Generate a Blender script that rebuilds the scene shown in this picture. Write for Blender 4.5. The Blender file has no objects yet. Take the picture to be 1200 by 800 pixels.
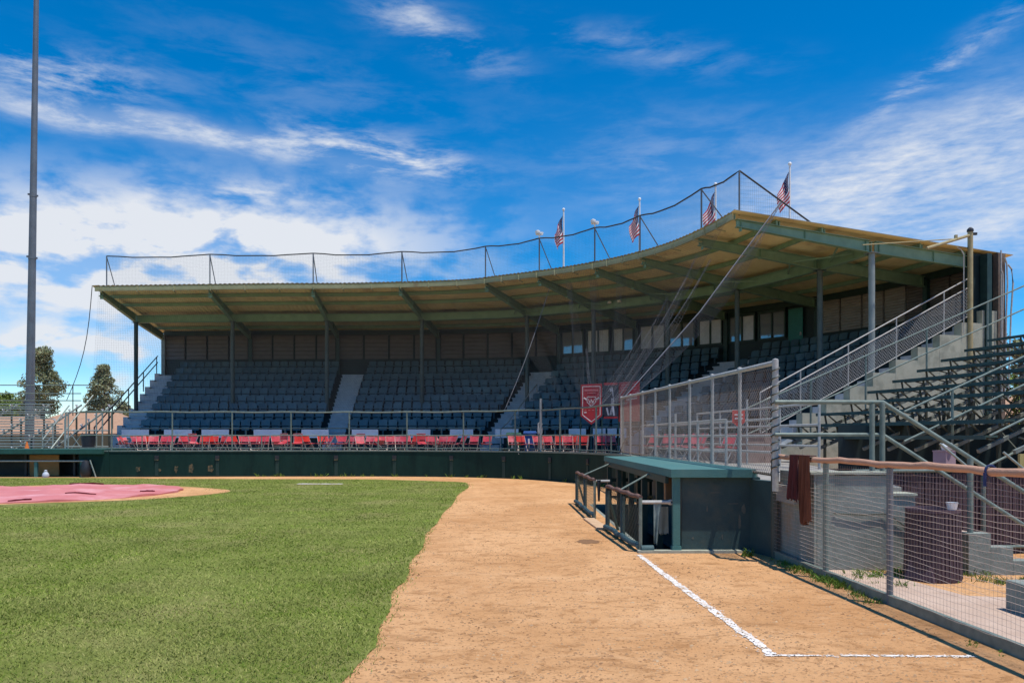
import bpy, math, random
import numpy as np
from mathutils import Vector, Matrix

random.seed(7)
rng = np.random.default_rng(11)
R = math.radians
SC = bpy.context.scene
COL = SC.collection

# ------------------------------------------------------------------ camera
EYE = 1.65
cam_d = bpy.data.cameras.new('camera')
cam = bpy.data.objects.new('camera', cam_d)
COL.objects.link(cam)
cam.location = (0, 0, EYE)
cam.rotation_euler = (R(90), 0, 0)
cam_d.sensor_width = 36
cam_d.lens = 27.0
cam_d.shift_y = 113.0 / 1200.0
cam_d.clip_end = 4000
cam_d.clip_start = 0.05
SC.camera = cam

# ------------------------------------------------------------------ light
SUN = Vector((0.22, -0.17, 0.95)).normalized()
SUN_EL = math.asin(SUN.z)
SUN_AZ = math.atan2(SUN.x, SUN.y)
sun_d = bpy.data.lights.new('sun', 'SUN')
sun_d.energy = 4.7
sun_d.angle = R(0.53)
sun_d.color = (1.0, 0.95, 0.87)
sun = bpy.data.objects.new('sun', sun_d)
COL.objects.link(sun)
sun.rotation_euler = SUN.to_track_quat('Z', 'Y').to_euler()
sun.location = (10, -10, 40)

SC.view_settings.view_transform = 'Standard'
SC.view_settings.look = 'None'
SC.view_settings.exposure = 0.0
SC.view_settings.gamma = 1.0

W = bpy.data.worlds.new('World')
SC.world = W
W.use_nodes = True


def build_world():
    nt = W.node_tree
    N, L = nt.nodes, nt.links
    N.clear()
    out = N.new('ShaderNodeOutputWorld')
    bg = N.new('ShaderNodeBackground')
    bg.inputs['Strength'].default_value = 0.15
    L.new(bg.outputs[0], out.inputs[0])
    sky = N.new('ShaderNodeTexSky')
    sky.sky_type = 'NISHITA'
    sky.sun_disc = False
    sky.sun_elevation = SUN_EL
    sky.sun_rotation = SUN_AZ
    sky.altitude = 1900
    sky.air_density = 1.0
    sky.dust_density = 0.15
    sky.ozone_density = 2.6
    hs = N.new('ShaderNodeHueSaturation')
    hs.inputs['Saturation'].default_value = 1.62
    hs.inputs['Value'].default_value = 1.12
    hs.inputs['Hue'].default_value = 0.498
    L.new(sky.outputs[0], hs.inputs['Color'])
    tc = N.new('ShaderNodeTexCoord')
    sep = N.new('ShaderNodeSeparateXYZ')
    L.new(tc.outputs['Generated'], sep.inputs[0])

    def m(op, a, b=None, c=None, clamp=False):
        n = N.new('ShaderNodeMath')
        n.operation = op
        n.use_clamp = clamp
        for i, x in enumerate((a, b, c)):
            if x is None:
                continue
            if isinstance(x, (int, float)):
                n.inputs[i].default_value = x
            else:
                L.new(x, n.inputs[i])
        return n.outputs[0]
    X, Y, Z = sep.outputs
    az = m('ARCTAN2', X, Y)
    el = m('ARCSINE', Z)
    # slow warp of the sky coordinates so streaks bend
    comb = N.new('ShaderNodeCombineXYZ')
    L.new(az, comb.inputs[0])
    L.new(el, comb.inputs[1])

    def noise(scale, detail, rough, stretch=(1, 1, 1), rot=0.0, off=(0, 0, 0), dist=0.0, src=None):
        mp = N.new('ShaderNodeMapping')
        mp.inputs['Scale'].default_value = stretch
        mp.inputs['Rotation'].default_value = (0, 0, rot)
        mp.inputs['Location'].default_value = off
        L.new(src or comb.outputs[0], mp.inputs[0])
        n = N.new('ShaderNodeTexNoise')
        n.inputs['Scale'].default_value = scale
        n.inputs['Detail'].default_value = detail
        n.inputs['Roughness'].default_value = rough
        n.inputs['Distortion'].default_value = dist
        L.new(mp.outputs[0], n.inputs['Vector'])
        return n.outputs['Fac']

    def sstep(x, a, b):
        n = N.new('ShaderNodeMapRange')
        n.interpolation_type = 'SMOOTHSTEP'
        n.inputs['From Min'].default_value = a
        n.inputs['From Max'].default_value = b
        L.new(x, n.inputs['Value'])
        return n.outputs[0]
    wob = noise(5, 4, 0.6)
    wob2 = noise(5, 4, 0.6, off=(3.3, 1.7, 0))
    azw = m('ADD', az, m('MULTIPLY', m('SUBTRACT', wob, 0.5), 0.07))
    elw = m('ADD', el, m('MULTIPLY', m('SUBTRACT', wob2, 0.5), 0.045))

    def A(px):
        return math.atan((px - 600) / 900)

    def E(px, py):
        return math.atan((513 - py) / 900 * math.cos(A(px)))

    def lobe(p0, p1, wpx, soft=1.0):
        # elongated cloud between two directions, half width wpx pixels' worth of angle
        a0, e0 = A(p0[0]), E(*p0)
        a1, e1 = A(p1[0]), E(*p1)
        ca, ce = (a0 + a1) / 2, (e0 + e1) / 2
        ln = math.hypot(a1 - a0, e1 - e0) / 2
        th = math.atan2(e1 - e0, a1 - a0)
        c, s = math.cos(th), math.sin(th)
        da = m('SUBTRACT', azw, ca)
        de = m('SUBTRACT', elw, ce)
        u = m('ADD', m('MULTIPLY', da, c), m('MULTIPLY', de, s))
        v = m('SUBTRACT', m('MULTIPLY', de, c), m('MULTIPLY', da, s))
        uu = m('POWER', m('ABSOLUTE', m('DIVIDE', u, ln)), 2.4)
        vv = m('POWER', m('ABSOLUTE', m('DIVIDE', v, wpx / 1000.0)), 2.0)
        return m('POWER', 2.718, m('MULTIPLY', m('ADD', uu, vv), -1.0))
    streakA = noise(9, 9, 0.64, (1, 3.8, 1), rot=0.24, dist=0.25)
    streakB = noise(8, 9, 0.64, (1, 3.6, 1), rot=-0.42, dist=0.25, off=(5, 2, 0))
    puffy = noise(10, 10, 0.56, (1, 2.2, 1), off=(1, 7, 0), dist=0.15)
    fine = noise(40, 6, 0.6, (1, 4.0, 1), rot=0.25)
    sA = sstep(streakA, 0.40, 0.72)
    sB = sstep(streakB, 0.38, 0.74)
    sP = sstep(puffy, 0.36, 0.60)
    parts = []

    def add(l, tex, k):
        parts.append(m('MULTIPLY', m('MULTIPLY', l, tex), k))
    # bank low on the left
    bank = lobe((-180, 268), (500, 292), 62)
    add(bank, m('ADD', m('MULTIPLY', sP, 0.95), 0.16), 1.45)
    add(lobe((-160, 345), (330, 365), 60), m('ADD', m('MULTIPLY', sP, 0.6), 0.3), 0.75)
    add(lobe((190, 232), (390, 222), 14), sA, 0.8)
    # long streaks upper left
    add(lobe((-60, 50), (170, 105), 22), sA, 0.9)
    add(lobe((-80, 95), (420, 185), 15), m('ADD', m('MULTIPLY', sA, 0.8), 0.25), 0.95)
    add(lobe((350, 160), (540, 200), 20), sA, 1.25)
    add(lobe((150, 40), (560, 150), 50), sA, 0.10)
    # top wisp
    add(lobe((430, -10), (590, 80), 22), m('MULTIPLY', sB, m('ADD', m('MULTIPLY', fine, .9), .2)), 1.0)
    # right sheets
    add(lobe((820, 262), (1330, 95), 46), m('ADD', m('MULTIPLY', sB, 0.40), m('MULTIPLY', fine, 0.75)), 1.1)
    add(lobe((930, 300), (1400, 215), 58), m('ADD', m('MULTIPLY', sB, 0.45), m('MULTIPLY', fine, 0.75)), 0.95)
    add(lobe((1010, 145), (1210, 0), 13), sB, 0.75)
    add(lobe((640, 200), (960, 190), 60), m('ADD', m('MULTIPLY', sA, 0.6), 0.15), 0.30)
    add(lobe((640, 40), (880, 75), 18), sA, 0.22)
    # small puffs over the horizon
    for p in ((-5, 415, 30, 398), (0, 405, 105, 396), (85, 403, 140, 405), (95, 440, 165, 440), (-30, 446, 60, 450), (-20, 470, 120, 478), (130, 405, 178, 412)):
        add(lobe((p[0], p[1]), (p[2], p[3]), 13), sP, 1.0)
    # the same kind of cirrus over the rest of the sky
    gen = m('MULTIPLY', sstep(noise(1.6, 5, 0.55, (1, 1.8, 1), rot=0.3, off=(9, 4, 0)), 0.50, 0.75), sA)
    behind = sstep(m('ABSOLUTE', az), 0.66, 0.95)
    parts.append(m('MULTIPLY', m('MULTIPLY', gen, behind), 0.9))
    tot = parts[0]
    for p in parts[1:]:
        tot = m('ADD', tot, p)
    tot = m('MINIMUM', tot, 0.96)
    mix = N.new('ShaderNodeMixRGB')
    L.new(tot, mix.inputs[0])
    L.new(hs.outputs[0], mix.inputs[1])
    mix.inputs[2].default_value = (5.3, 5.5, 5.85, 1)
    L.new(mix.outputs[0], bg.inputs['Color'])


build_world()

# ------------------------------------------------------------------ materials
MATS = {}


def mat(name, c1, c2=None, rough=0.7, scale=4.0, bump=0.0, bscale=40.0, metal=0.0, spec=0.4,
        stretch=(1, 1, 1), detail=6, lo=0.35, hi=0.65, c3=None, s3=1.0, lo3=0.55, hi3=0.7, wscale=None):
    """principled material: noise mix of two colours, optional larger stains c3, fine relief"""
    if name in MATS:
        return MATS[name]
    ma = bpy.data.materials.new(name)
    ma.use_nodes = True
    nt = ma.node_tree
    N, L = nt.nodes, nt.links
    b = N['Principled BSDF']
    b.inputs['Roughness'].default_value = rough
    b.inputs['Metallic'].default_value = metal
    b.inputs['Specular IOR Level'].default_value = spec
    tc = N.new('ShaderNodeTexCoord')
    geo = N.new('ShaderNodeNewGeometry')
    vec = geo.outputs['Position']
    mp = N.new('ShaderNodeMapping')
    mp.inputs['Scale'].default_value = stretch
    L.new(vec, mp.inputs[0])

    def ramp(sc, lo_, hi_, a=None, mapped=True, dt=detail):
        n = N.new('ShaderNodeTexNoise')
        n.inputs['Scale'].default_value = sc
        n.inputs['Detail'].default_value = dt
        n.inputs['Roughness'].default_value = 0.62
        L.new(mp.outputs[0] if mapped else vec, n.inputs['Vector'])
        r = N.new('ShaderNodeMapRange')
        r.inputs['From Min'].default_value = lo_
        r.inputs['From Max'].default_value = hi_
        L.new(n.outputs['Fac'], r.inputs['Value'])
        return r.outputs[0]
    c2 = c2 or tuple(min(1, x * 0.72) for x in c1)
    mx = N.new('ShaderNodeMixRGB')
    mx.inputs[1].default_value = (*c1, 1)
    mx.inputs[2].default_value = (*c2, 1)
    L.new(ramp(scale, lo, hi), mx.inputs[0])
    colout = mx.outputs[0]
    if c3:
        m3 = N.new('ShaderNodeMixRGB')
        L.new(ramp(s3, lo3, hi3), m3.inputs[0])
        L.new(colout, m3.inputs[1])
        m3.inputs[2].default_value = (*c3, 1)
        colout = m3.outputs[0]
    L.new(colout, b.inputs['Base Color'])
    if bump:
        n = N.new('ShaderNodeTexNoise')
        n.inputs['Scale'].default_value = bscale
        n.inputs['Detail'].default_value = 8
        n.inputs['Roughness'].default_value = 0.65
        L.new(mp.outputs[0], n.inputs['Vector'])
        bp = N.new('ShaderNodeBump')
        bp.inputs['Strength'].default_value = bump
        bp.inputs['Distance'].default_value = 0.02
        L.new(n.outputs['Fac'], bp.inputs['Height'])
        L.new(bp.outputs[0], b.inputs['Normal'])
    MATS[name] = ma
    return ma


def dirt_material():
    ma = bpy.data.materials.new('field_dirt')
    ma.use_nodes = True
    nt = ma.node_tree
    N, L = nt.nodes, nt.links
    b = N['Principled BSDF']
    b.inputs['Roughness'].default_value = 0.95
    b.inputs['Specular IOR Level'].default_value = 0.1
    geo = N.new('ShaderNodeNewGeometry')

    def noise(sc, dt, rg, st=(1, 1, 1), dist=0.0):
        mp = N.new('ShaderNodeMapping')
        mp.inputs['Scale'].default_value = st
        L.new(geo.outputs['Position'], mp.inputs[0])
        n = N.new('ShaderNodeTexNoise')
        n.inputs['Scale'].default_value = sc
        n.inputs['Detail'].default_value = dt
        n.inputs['Roughness'].default_value = rg
        n.inputs['Distortion'].default_value = dist
        L.new(mp.outputs[0], n.inputs['Vector'])
        return n.outputs['Fac']

    def rng_(x, a, c, t0=0.0, t1=1.0):
        r = N.new('ShaderNodeMapRange')
        for k, v in zip(('From Min', 'From Max', 'To Min', 'To Max'), (a, c, t0, t1)):
            r.inputs[k].default_value = v
        L.new(x, r.inputs['Value'])
        return r.outputs[0]

    def mix(f, a, c):
        mx = N.new('ShaderNodeMixRGB')
        L.new(f, mx.inputs[0])
        for i, v in ((1, a), (2, c)):
            if isinstance(v, tuple):
                mx.inputs[i].default_value = (*v, 1)
            else:
                L.new(v, mx.inputs[i])
        return mx.outputs[0]
    big = noise(0.45, 5, 0.6, (1, 1, 1), 0.6)
    mid = noise(4.0, 9, 0.76, (0.85, 1.15, 1), 0.5)
    fleck = noise(20, 6, 0.68, (0.8, 1.2, 1), 0.6)
    fine = noise(38, 6, 0.7)
    grit = noise(150, 3, 0.6)
    c = mix(rng_(big, 0.38, 0.64), (0.70, 0.395, 0.19), (0.56, 0.29, 0.125))
    c = mix(rng_(mid, 0.515, 0.615, 0, 0.7), c, (0.36, 0.175, 0.07))
    c = mix(rng_(fleck, 0.575, 0.65, 0, 0.85), c, (0.23, 0.11, 0.045))
    scuff = noise(1.5, 9, 0.70, (0.75, 1.4, 1), 0.9)
    c = mix(rng_(scuff, 0.56, 0.68, 0, 0.65), c, (0.36, 0.18, 0.075))
    c = mix(rng_(scuff, 0.45, 0.34, 0, 0.4), c, (0.74, 0.455, 0.245))
    c = mix(rng_(fine, 0.56, 0.70, 0, 0.55), c, (0.30, 0.155, 0.07))
    c = mix(rng_(grit, 0.55, 0.75, 0, 0.35), c, (0.68, 0.44, 0.26))
    L.new(c, b.inputs['Base Color'])
    add = N.new('ShaderNodeMath')
    add.operation = 'MULTIPLY_ADD'
    L.new(mid, add.inputs[0])
    add.inputs[1].default_value = 2.2
    L.new(fine, add.inputs[2])
    bp = N.new('ShaderNodeBump')
    bp.inputs['Strength'].default_value = 0.8
    bp.inputs['Distance'].default_value = 0.02
    L.new(add.outputs[0], bp.inputs['Height'])
    L.new(bp.outputs[0], b.inputs['Normal'])
    MATS['field_dirt'] = ma
    return ma


def variant_mat(name, cols, rough=0.8, island=True, spec=0.2, trans=0.0, patch=None):
    """each loose piece of the mesh takes its own tint"""
    ma = bpy.data.materials.new(name)
    ma.use_nodes = True
    nt = ma.node_tree
    N, L = nt.nodes, nt.links
    b = N['Principled BSDF']
    b.inputs['Roughness'].default_value = rough
    b.inputs['Specular IOR Level'].default_value = spec
    geo = N.new('ShaderNodeNewGeometry')
    cr = N.new('ShaderNodeValToRGB')
    els = cr.color_ramp.elements
    els[0].color = (*cols[0], 1)
    els[1].color = (*cols[-1], 1)
    for i, c in enumerate(cols[1:-1], 1):
        e = els.new(i / (len(cols) - 1))
        e.color = (*c, 1)
    L.new(geo.outputs['Random Per Island'], cr.inputs[0])
    n = N.new('ShaderNodeTexNoise')
    n.inputs['Scale'].default_value = 0.8
    n.inputs['Detail'].default_value = 5
    L.new(geo.outputs['Position'], n.inputs['Vector'])
    mr = N.new('ShaderNodeMapRange')
    mr.inputs['From Min'].default_value = 0.3
    mr.inputs['From Max'].default_value = 0.7
    mr.inputs['To Min'].default_value = 0.58
    mr.inputs['To Max'].default_value = 1.2
    L.new(n.outputs['Fac'], mr.inputs['Value'])
    mu = N.new('ShaderNodeMixRGB')
    mu.blend_type = 'MULTIPLY'
    mu.inputs[0].default_value = 1
    L.new(cr.outputs[0], mu.inputs[1])
    L.new(mr.outputs[0], mu.inputs[2])
    out = mu.outputs[0]
    if patch:
        n2 = N.new('ShaderNodeTexNoise')
        n2.inputs['Scale'].default_value = 0.42
        n2.inputs['Detail'].default_value = 6
        n2.inputs['Roughness'].default_value = 0.6
        L.new(geo.outputs['Position'], n2.inputs['Vector'])
        r2 = N.new('ShaderNodeMapRange')
        r2.inputs['From Min'].default_value = 0.47
        r2.inputs['From Max'].default_value = 0.70
        r2.inputs['To Max'].default_value = 0.75
        L.new(n2.outputs['Fac'], r2.inputs['Value'])
        m2 = N.new('ShaderNodeMixRGB')
        L.new(r2.outputs[0], m2.inputs[0])
        L.new(out, m2.inputs[1])
        m2.inputs[2].default_value = (*patch, 1)
        out = m2.outputs[0]
    L.new(out, b.inputs['Base Color'])
    MATS[name] = ma
    return ma


M_DIRT = dirt_material()
M_GRASSBASE = mat('turf_soil', (0.195, 0.22, 0.055), (0.14, 0.17, 0.036), rough=0.95, scale=1.2, bump=0.6, bscale=60, spec=0.05,
                  c3=(0.27, 0.235, 0.10), s3=0.5, lo3=0.5, hi3=0.75)
M_BLADE = variant_mat('grass_blades', [(0.105, 0.185, 0.012), (0.165, 0.25, 0.020), (0.23, 0.29, 0.036), (0.42, 0.39, 0.13), (0.115, 0.21, 0.014)], rough=0.7, patch=(0.36, 0.34, 0.12))
M_WEED = variant_mat('weed_leaves', [(0.09, 0.17, 0.02), (0.16, 0.25, 0.03), (0.12, 0.18, 0.03)], rough=0.6)
M_CLOD = variant_mat('dirt_clods', [(0.30, 0.16, 0.08), (0.46, 0.28, 0.15), (0.38, 0.21, 0.11), (0.55, 0.38, 0.23)], rough=1.0, spec=0.05)
M_LEAF = variant_mat('dull_needles', [(0.22, 0.245, 0.13), (0.30, 0.32, 0.17), (0.15, 0.18, 0.085), (0.38, 0.35, 0.22)], rough=0.8)
M_LEAF2 = variant_mat('fresh_leaves', [(0.15, 0.22, 0.05), (0.23, 0.29, 0.07), (0.12, 0.17, 0.04)], rough=0.7)
M_CHAINLINK = mat('dusty_chain_link', (0.33, 0.275, 0.24), (0.24, 0.195, 0.17), rough=0.7, metal=0.1, scale=6)
M_BARK = mat('bark', (0.13, 0.09, 0.06), (0.07, 0.05, 0.035), scale=8, bump=0.8, bscale=20)
M_CHALK = mat('chalk', (0.84, 0.81, 0.78), (0.66, 0.54, 0.43), rough=0.95, scale=14, lo=0.42, hi=0.66, spec=0.1, bump=0.6, bscale=60, c3=(0.58, 0.38, 0.22), s3=11, lo3=0.54, hi3=0.64)
M_GREENWALL = mat('green_wall_paint', (0.006, 0.029, 0.024), (0.010, 0.038, 0.031), rough=0.6, scale=2.2, spec=0.15, stretch=(1, 1, 0.35), bump=0.25, bscale=14,
                  c3=(0.004, 0.018, 0.017), s3=1.6, lo3=0.52, hi3=0.75)
M_WORN = mat('bare_patches', (0.15, 0.115, 0.06), (0.03, 0.05, 0.038), scale=9, rough=0.9, lo=.42, hi=.58)
M_GREENSTEEL = mat('green_steel', (0.20, 0.33, 0.22), (0.15, 0.26, 0.175), rough=0.5, scale=3, c3=(0.16, 0.12, 0.07), s3=2.5, lo3=0.66, hi3=0.78)
M_DARKGREEN = mat('dark_green_steel', (0.02, 0.055, 0.05), (0.012, 0.035, 0.034), rough=0.5, scale=4)
M_TEAL = mat('teal_roof_paint', (0.055, 0.16, 0.155), (0.07, 0.18, 0.17), rough=0.75, scale=5, bump=0.35, bscale=50,
             c3=(0.09, 0.185, 0.17), s3=1.3, lo3=0.5, hi3=0.8)
M_TEALWALL = mat('teal_wall_paint', (0.035, 0.072, 0.075), (0.022, 0.048, 0.055), rough=0.65, scale=2.0, bump=0.3, bscale=12,
                 c3=(0.085, 0.095, 0.075), s3=1.5, lo3=0.5, hi3=0.72)
M_DECKUNDER = mat('roof_underside', (0.84, 0.74, 0.40), (0.74, 0.62, 0.31), rough=0.7, scale=1.2,
                  c3=(0.50, 0.37, 0.19), s3=0.8, lo3=0.54, hi3=0.72)
M_DECKTOP = mat('galvanised_sheet', (0.42, 0.43, 0.42), (0.33, 0.32, 0.30), rough=0.5, metal=0.5, scale=2)
M_GALV = mat('galvanised_pipe', (0.50, 0.49, 0.46), (0.36, 0.35, 0.33), rough=0.55, metal=0.15, scale=14)
M_PIPEGREEN = mat('grey_green_pipe', (0.20, 0.245, 0.21), (0.13, 0.165, 0.145), rough=0.5, scale=9, metal=0.1)
M_WIRE = mat('fence_wire', (0.60, 0.59, 0.57), (0.48, 0.47, 0.45), rough=0.5, metal=0.4, scale=10)
M_RUSTWIRE = mat('rusty_wire', (0.50, 0.40, 0.34), (0.38, 0.29, 0.24), rough=0.7, metal=0.2, scale=6)
M_NET = mat('net_cord', (0.06, 0.065, 0.075), (0.045, 0.05, 0.06), rough=0.8, scale=3)
M_NETPALE = mat('net_cord_pale', (0.25, 0.25, 0.27), (0.19, 0.19, 0.21), rough=0.8, scale=3)
M_CABLE = mat('black_cable', (0.03, 0.03, 0.035), (0.05, 0.05, 0.05), rough=0.6, scale=5)
M_SEAT = mat('seat_plastic', (0.070, 0.135, 0.168), (0.053, 0.107, 0.138), rough=0.45, scale=1.1, c3=(0.10, 0.17, 0.195), s3=0.6, lo3=0.5, hi3=0.7)
_nt = M_SEAT.node_tree
_oi = _nt.nodes.new('ShaderNodeObjectInfo')
_mr = _nt.nodes.new('ShaderNodeMapRange')
_mr.inputs['To Min'].default_value = 0.78
_mr.inputs['To Max'].default_value = 1.2
_mm = _nt.nodes.new('ShaderNodeMixRGB')
_mm.blend_type = 'MULTIPLY'
_mm.inputs[0].default_value = 1
_pb = _nt.nodes['Principled BSDF']
_src = _pb.inputs['Base Color'].links[0].from_socket
_nt.links.new(_oi.outputs['Random'], _mr.inputs['Value'])
_nt.links.new(_src, _mm.inputs[1])
_nt.links.new(_mr.outputs[0], _mm.inputs[2])
_nt.links.new(_mm.outputs[0], _pb.inputs['Base Color'])
M_TIER = mat('tier_paint', (0.014, 0.032, 0.04), (0.009, 0.022, 0.028), rough=0.7, scale=3)
M_STEP = mat('stair_paint', (0.50, 0.52, 0.55), (0.38, 0.40, 0.44), rough=0.8, scale=4, bump=0.2)
M_BACKLOW = mat('lower_back_wall', (0.014, 0.034, 0.036), (0.009, 0.022, 0.026), rough=0.6, scale=2)
M_LOUVER = mat('louver_panel', (0.30, 0.285, 0.265), (0.23, 0.22, 0.205), rough=0.7, scale=2.5, stretch=(1, 1, 4))
M_PANEL = mat('grey_wall_panel', (0.135, 0.122, 0.118), (0.10, 0.092, 0.09), rough=0.7, scale=2.5, stretch=(1, 1, 4))
M_CONC = mat('old_concrete', (0.40, 0.41, 0.33), (0.31, 0.325, 0.26), rough=0.9, scale=2.2, bump=0.45, bscale=25,
             c3=(0.22, 0.235, 0.19), s3=1.1, lo3=0.52, hi3=0.72)
M_CONCGREY = mat('weathered_concrete', (0.26, 0.285, 0.255), (0.19, 0.215, 0.19), rough=0.9, scale=3.5, bump=0.5, bscale=22,
                 c3=(0.33, 0.22, 0.13), s3=1.5, lo3=0.60, hi3=0.78)
M_SLAB = mat('slab_concrete', (0.54, 0.40, 0.31), (0.46, 0.33, 0.25), rough=0.92, scale=3, bump=0.4, bscale=40)
M_FLOOR = mat('concourse_concrete', (0.33, 0.31, 0.28), (0.25, 0.235, 0.21), rough=0.9, scale=2, bump=0.2)
M_RED = mat('red_chair_paint', (0.66, 0.075, 0.10), (0.54, 0.05, 0.07), rough=0.4, scale=2.0, c3=(0.74, 0.24, 0.26), s3=0.9, lo3=0.5, hi3=0.7)
M_REDBRIGHT = mat('bright_red_chair', (0.68, 0.05, 0.03), (0.55, 0.03, 0.03), rough=0.4, scale=2.0)
M_CHROME = mat('chair_steel', (0.42, 0.40, 0.38), (0.25, 0.17, 0.15), rough=0.4, metal=0.5, scale=5)
M_BOARD = mat('white_board', (0.80, 0.77, 0.84), (0.72, 0.69, 0.76), rough=0.6, scale=2.5)
M_WHITE = mat('white_paint', (0.80, 0.80, 0.80), (0.70, 0.70, 0.70), rough=0.5, scale=3)
M_BANNER = mat('red_vinyl', (0.46, 0.028, 0.042), (0.40, 0.022, 0.035), rough=0.5, scale=2)
M_PRINT = mat('white_print', (0.80, 0.72, 0.72), (0.72, 0.62, 0.62), rough=0.6, scale=4)
M_POSTER = mat('dark_poster', (0.05, 0.055, 0.09), (0.025, 0.03, 0.05), rough=0.5, scale=5)
M_POSTERFIG = mat('poster_figure', (0.42, 0.44, 0.52), (0.25, 0.26, 0.33), rough=0.5, scale=9)
M_PAD = mat('rust_foam_pad', (0.55, 0.315, 0.215), (0.46, 0.25, 0.165), rough=0.9, scale=6, stretch=(1, 0.3, 1), bump=0.5, bscale=30,
            c3=(0.70, 0.46, 0.33), s3=2.2, lo3=0.55, hi3=0.75)
M_PADBROWN = mat('brown_foam_pad', (0.20, 0.105, 0.08), (0.12, 0.07, 0.06), rough=0.9, scale=8, bump=0.5, bscale=30)
M_PADTEAL = mat('teal_rubber_pad', (0.06, 0.115, 0.125), (0.035, 0.075, 0.085), rough=0.7, scale=8, bump=0.4, bscale=30)
M_DARKPAD = mat('dark_teal_pad', (0.035, 0.075, 0.085), (0.022, 0.05, 0.06), rough=0.7, scale=8, bump=0.4, bscale=30)
M_TOWEL = mat('maroon_cloth', (0.105, 0.022, 0.022), (0.05, 0.014, 0.016), rough=0.95, scale=14, stretch=(5, 5, 0.3))
M_TOWEL2 = mat('rust_cloth', (0.16, 0.055, 0.028), (0.09, 0.03, 0.018), rough=0.95, scale=14, stretch=(5, 5, 0.3))
M_RAG = mat('pale_rag', (0.22, 0.29, 0.29), (0.12, 0.17, 0.175), rough=0.95, scale=10)
M_WOOD = mat('plywood', (0.52, 0.28, 0.12), (0.42, 0.21, 0.085), rough=0.8, scale=3, stretch=(1, 1, 5))
M_CLIP = mat('brown_board', (0.27, 0.16, 0.09), (0.20, 0.12, 0.07), rough=0.8, scale=4)
M_SLAT = mat('brown_privacy_slats', (0.088, 0.052, 0.060), (0.058, 0.036, 0.044), rough=0.75, scale=7, stretch=(5, 5, 0.4))
M_BARREL = mat('maroon_barrel', (0.095, 0.055, 0.07), (0.07, 0.042, 0.055), rough=0.65, scale=5)
M_TARP = mat('pink_tarp', (0.62, 0.215, 0.205), (0.55, 0.165, 0.165), rough=0.6, scale=1.2, bump=0.6, bscale=4, c3=(0.75, 0.38, 0.40), s3=0.7, lo3=0.5, hi3=0.7)
M_TARPDARK = mat('red_tarp_underside', (0.17, 0.006, 0.015), (0.11, 0.005, 0.012), rough=0.6, scale=2)
M_POLE = mat('steel_pole', (0.17, 0.185, 0.205), (0.13, 0.14, 0.155), rough=0.5, metal=0.3, scale=1.5)
M_ALU = mat('bleacher_aluminium', (0.36, 0.40, 0.36), (0.26, 0.30, 0.27), rough=0.5, metal=0.3, scale=5)
M_PLANK = mat('green_bleacher_plank', (0.060, 0.105, 0.092), (0.038, 0.07, 0.062), rough=0.55, scale=5)
M_FRAME = mat('bleacher_steel', (0.045, 0.062, 0.05), (0.075, 0.075, 0.06), rough=0.6, scale=6)
M_STRINGER = mat('bleacher_stringer', (0.25, 0.27, 0.24), (0.16, 0.18, 0.16), rough=0.5, scale=6)
M_YELLOWPOLE = mat('tan_pole', (0.42, 0.36, 0.19), (0.33, 0.27, 0.14), rough=0.6, scale=5)
M_GREYCOL = mat('grey_column', (0.27, 0.31, 0.30), (0.20, 0.24, 0.235), rough=0.55, scale=3)
M_COLUMN = mat('dull_green_column', (0.085, 0.115, 0.11), (0.06, 0.085, 0.082), rough=0.6, scale=3)
M_BLACK = mat('black_plastic', (0.016, 0.018, 0.024), (0.03, 0.03, 0.035), rough=0.5, scale=4)
M_CANGREEN = mat('green_bin', (0.02, 0.10, 0.06), (0.015, 0.075, 0.05), rough=0.5, scale=4)
M_CANBLUE = mat('blue_bin', (0.02, 0.10, 0.36), (0.02, 0.08, 0.28), rough=0.5, scale=4)
M_HOUSE = mat('tan_roof_tiles', (0.46, 0.27, 0.17), (0.36, 0.21, 0.13), rough=0.85, scale=4)
M_STUCCO = mat('stucco', (0.45, 0.40, 0.33), (0.38, 0.33, 0.27), rough=0.9, scale=4)
M_DOOR = mat('teal_door', (0.02, 0.17, 0.15), (0.016, 0.14, 0.125), rough=0.5, scale=3)
M_ORANGE = mat('orange_plastic', (0.75, 0.20, 0.03), (0.65, 0.16, 0.03), rough=0.5, scale=4)
M_FR = mat('flag_red', (0.60, 0.012, 0.02), (0.52, 0.01, 0.018), rough=0.85, scale=6)
M_FW = mat('flag_white', (0.88, 0.86, 0.85), (0.82, 0.80, 0.80), rough=0.85, scale=6)
M_FB = mat('flag_blue', (0.02, 0.03, 0.12), (0.015, 0.02, 0.09), rough=0.85, scale=6)
M_BLUE = mat('blue_strap', (0.02, 0.04, 0.16), (0.015, 0.03, 0.10), rough=0.7, scale=6)
M_STONE = mat('old_post_brown', (0.20, 0.155, 0.12), (0.14, 0.105, 0.085), rough=0.8, scale=9)


for _m in (M_FR, M_FW, M_FB):
    _nt = _m.node_tree
    _p = _nt.nodes['Principled BSDF']
    _t = _nt.nodes.new('ShaderNodeBsdfTranslucent')
    _x = _nt.nodes.new('ShaderNodeMixShader')
    _x.inputs[0].default_value = .28
    _o = [n for n in _nt.nodes if n.type == 'OUTPUT_MATERIAL'][0]
    _nt.links.new(_p.inputs['Base Color'].links[0].from_socket, _t.inputs[0])
    _nt.links.new(_p.outputs[0], _x.inputs[1])
    _nt.links.new(_t.outputs[0], _x.inputs[2])
    _nt.links.new(_x.outputs[0], _o.inputs[0])


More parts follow.
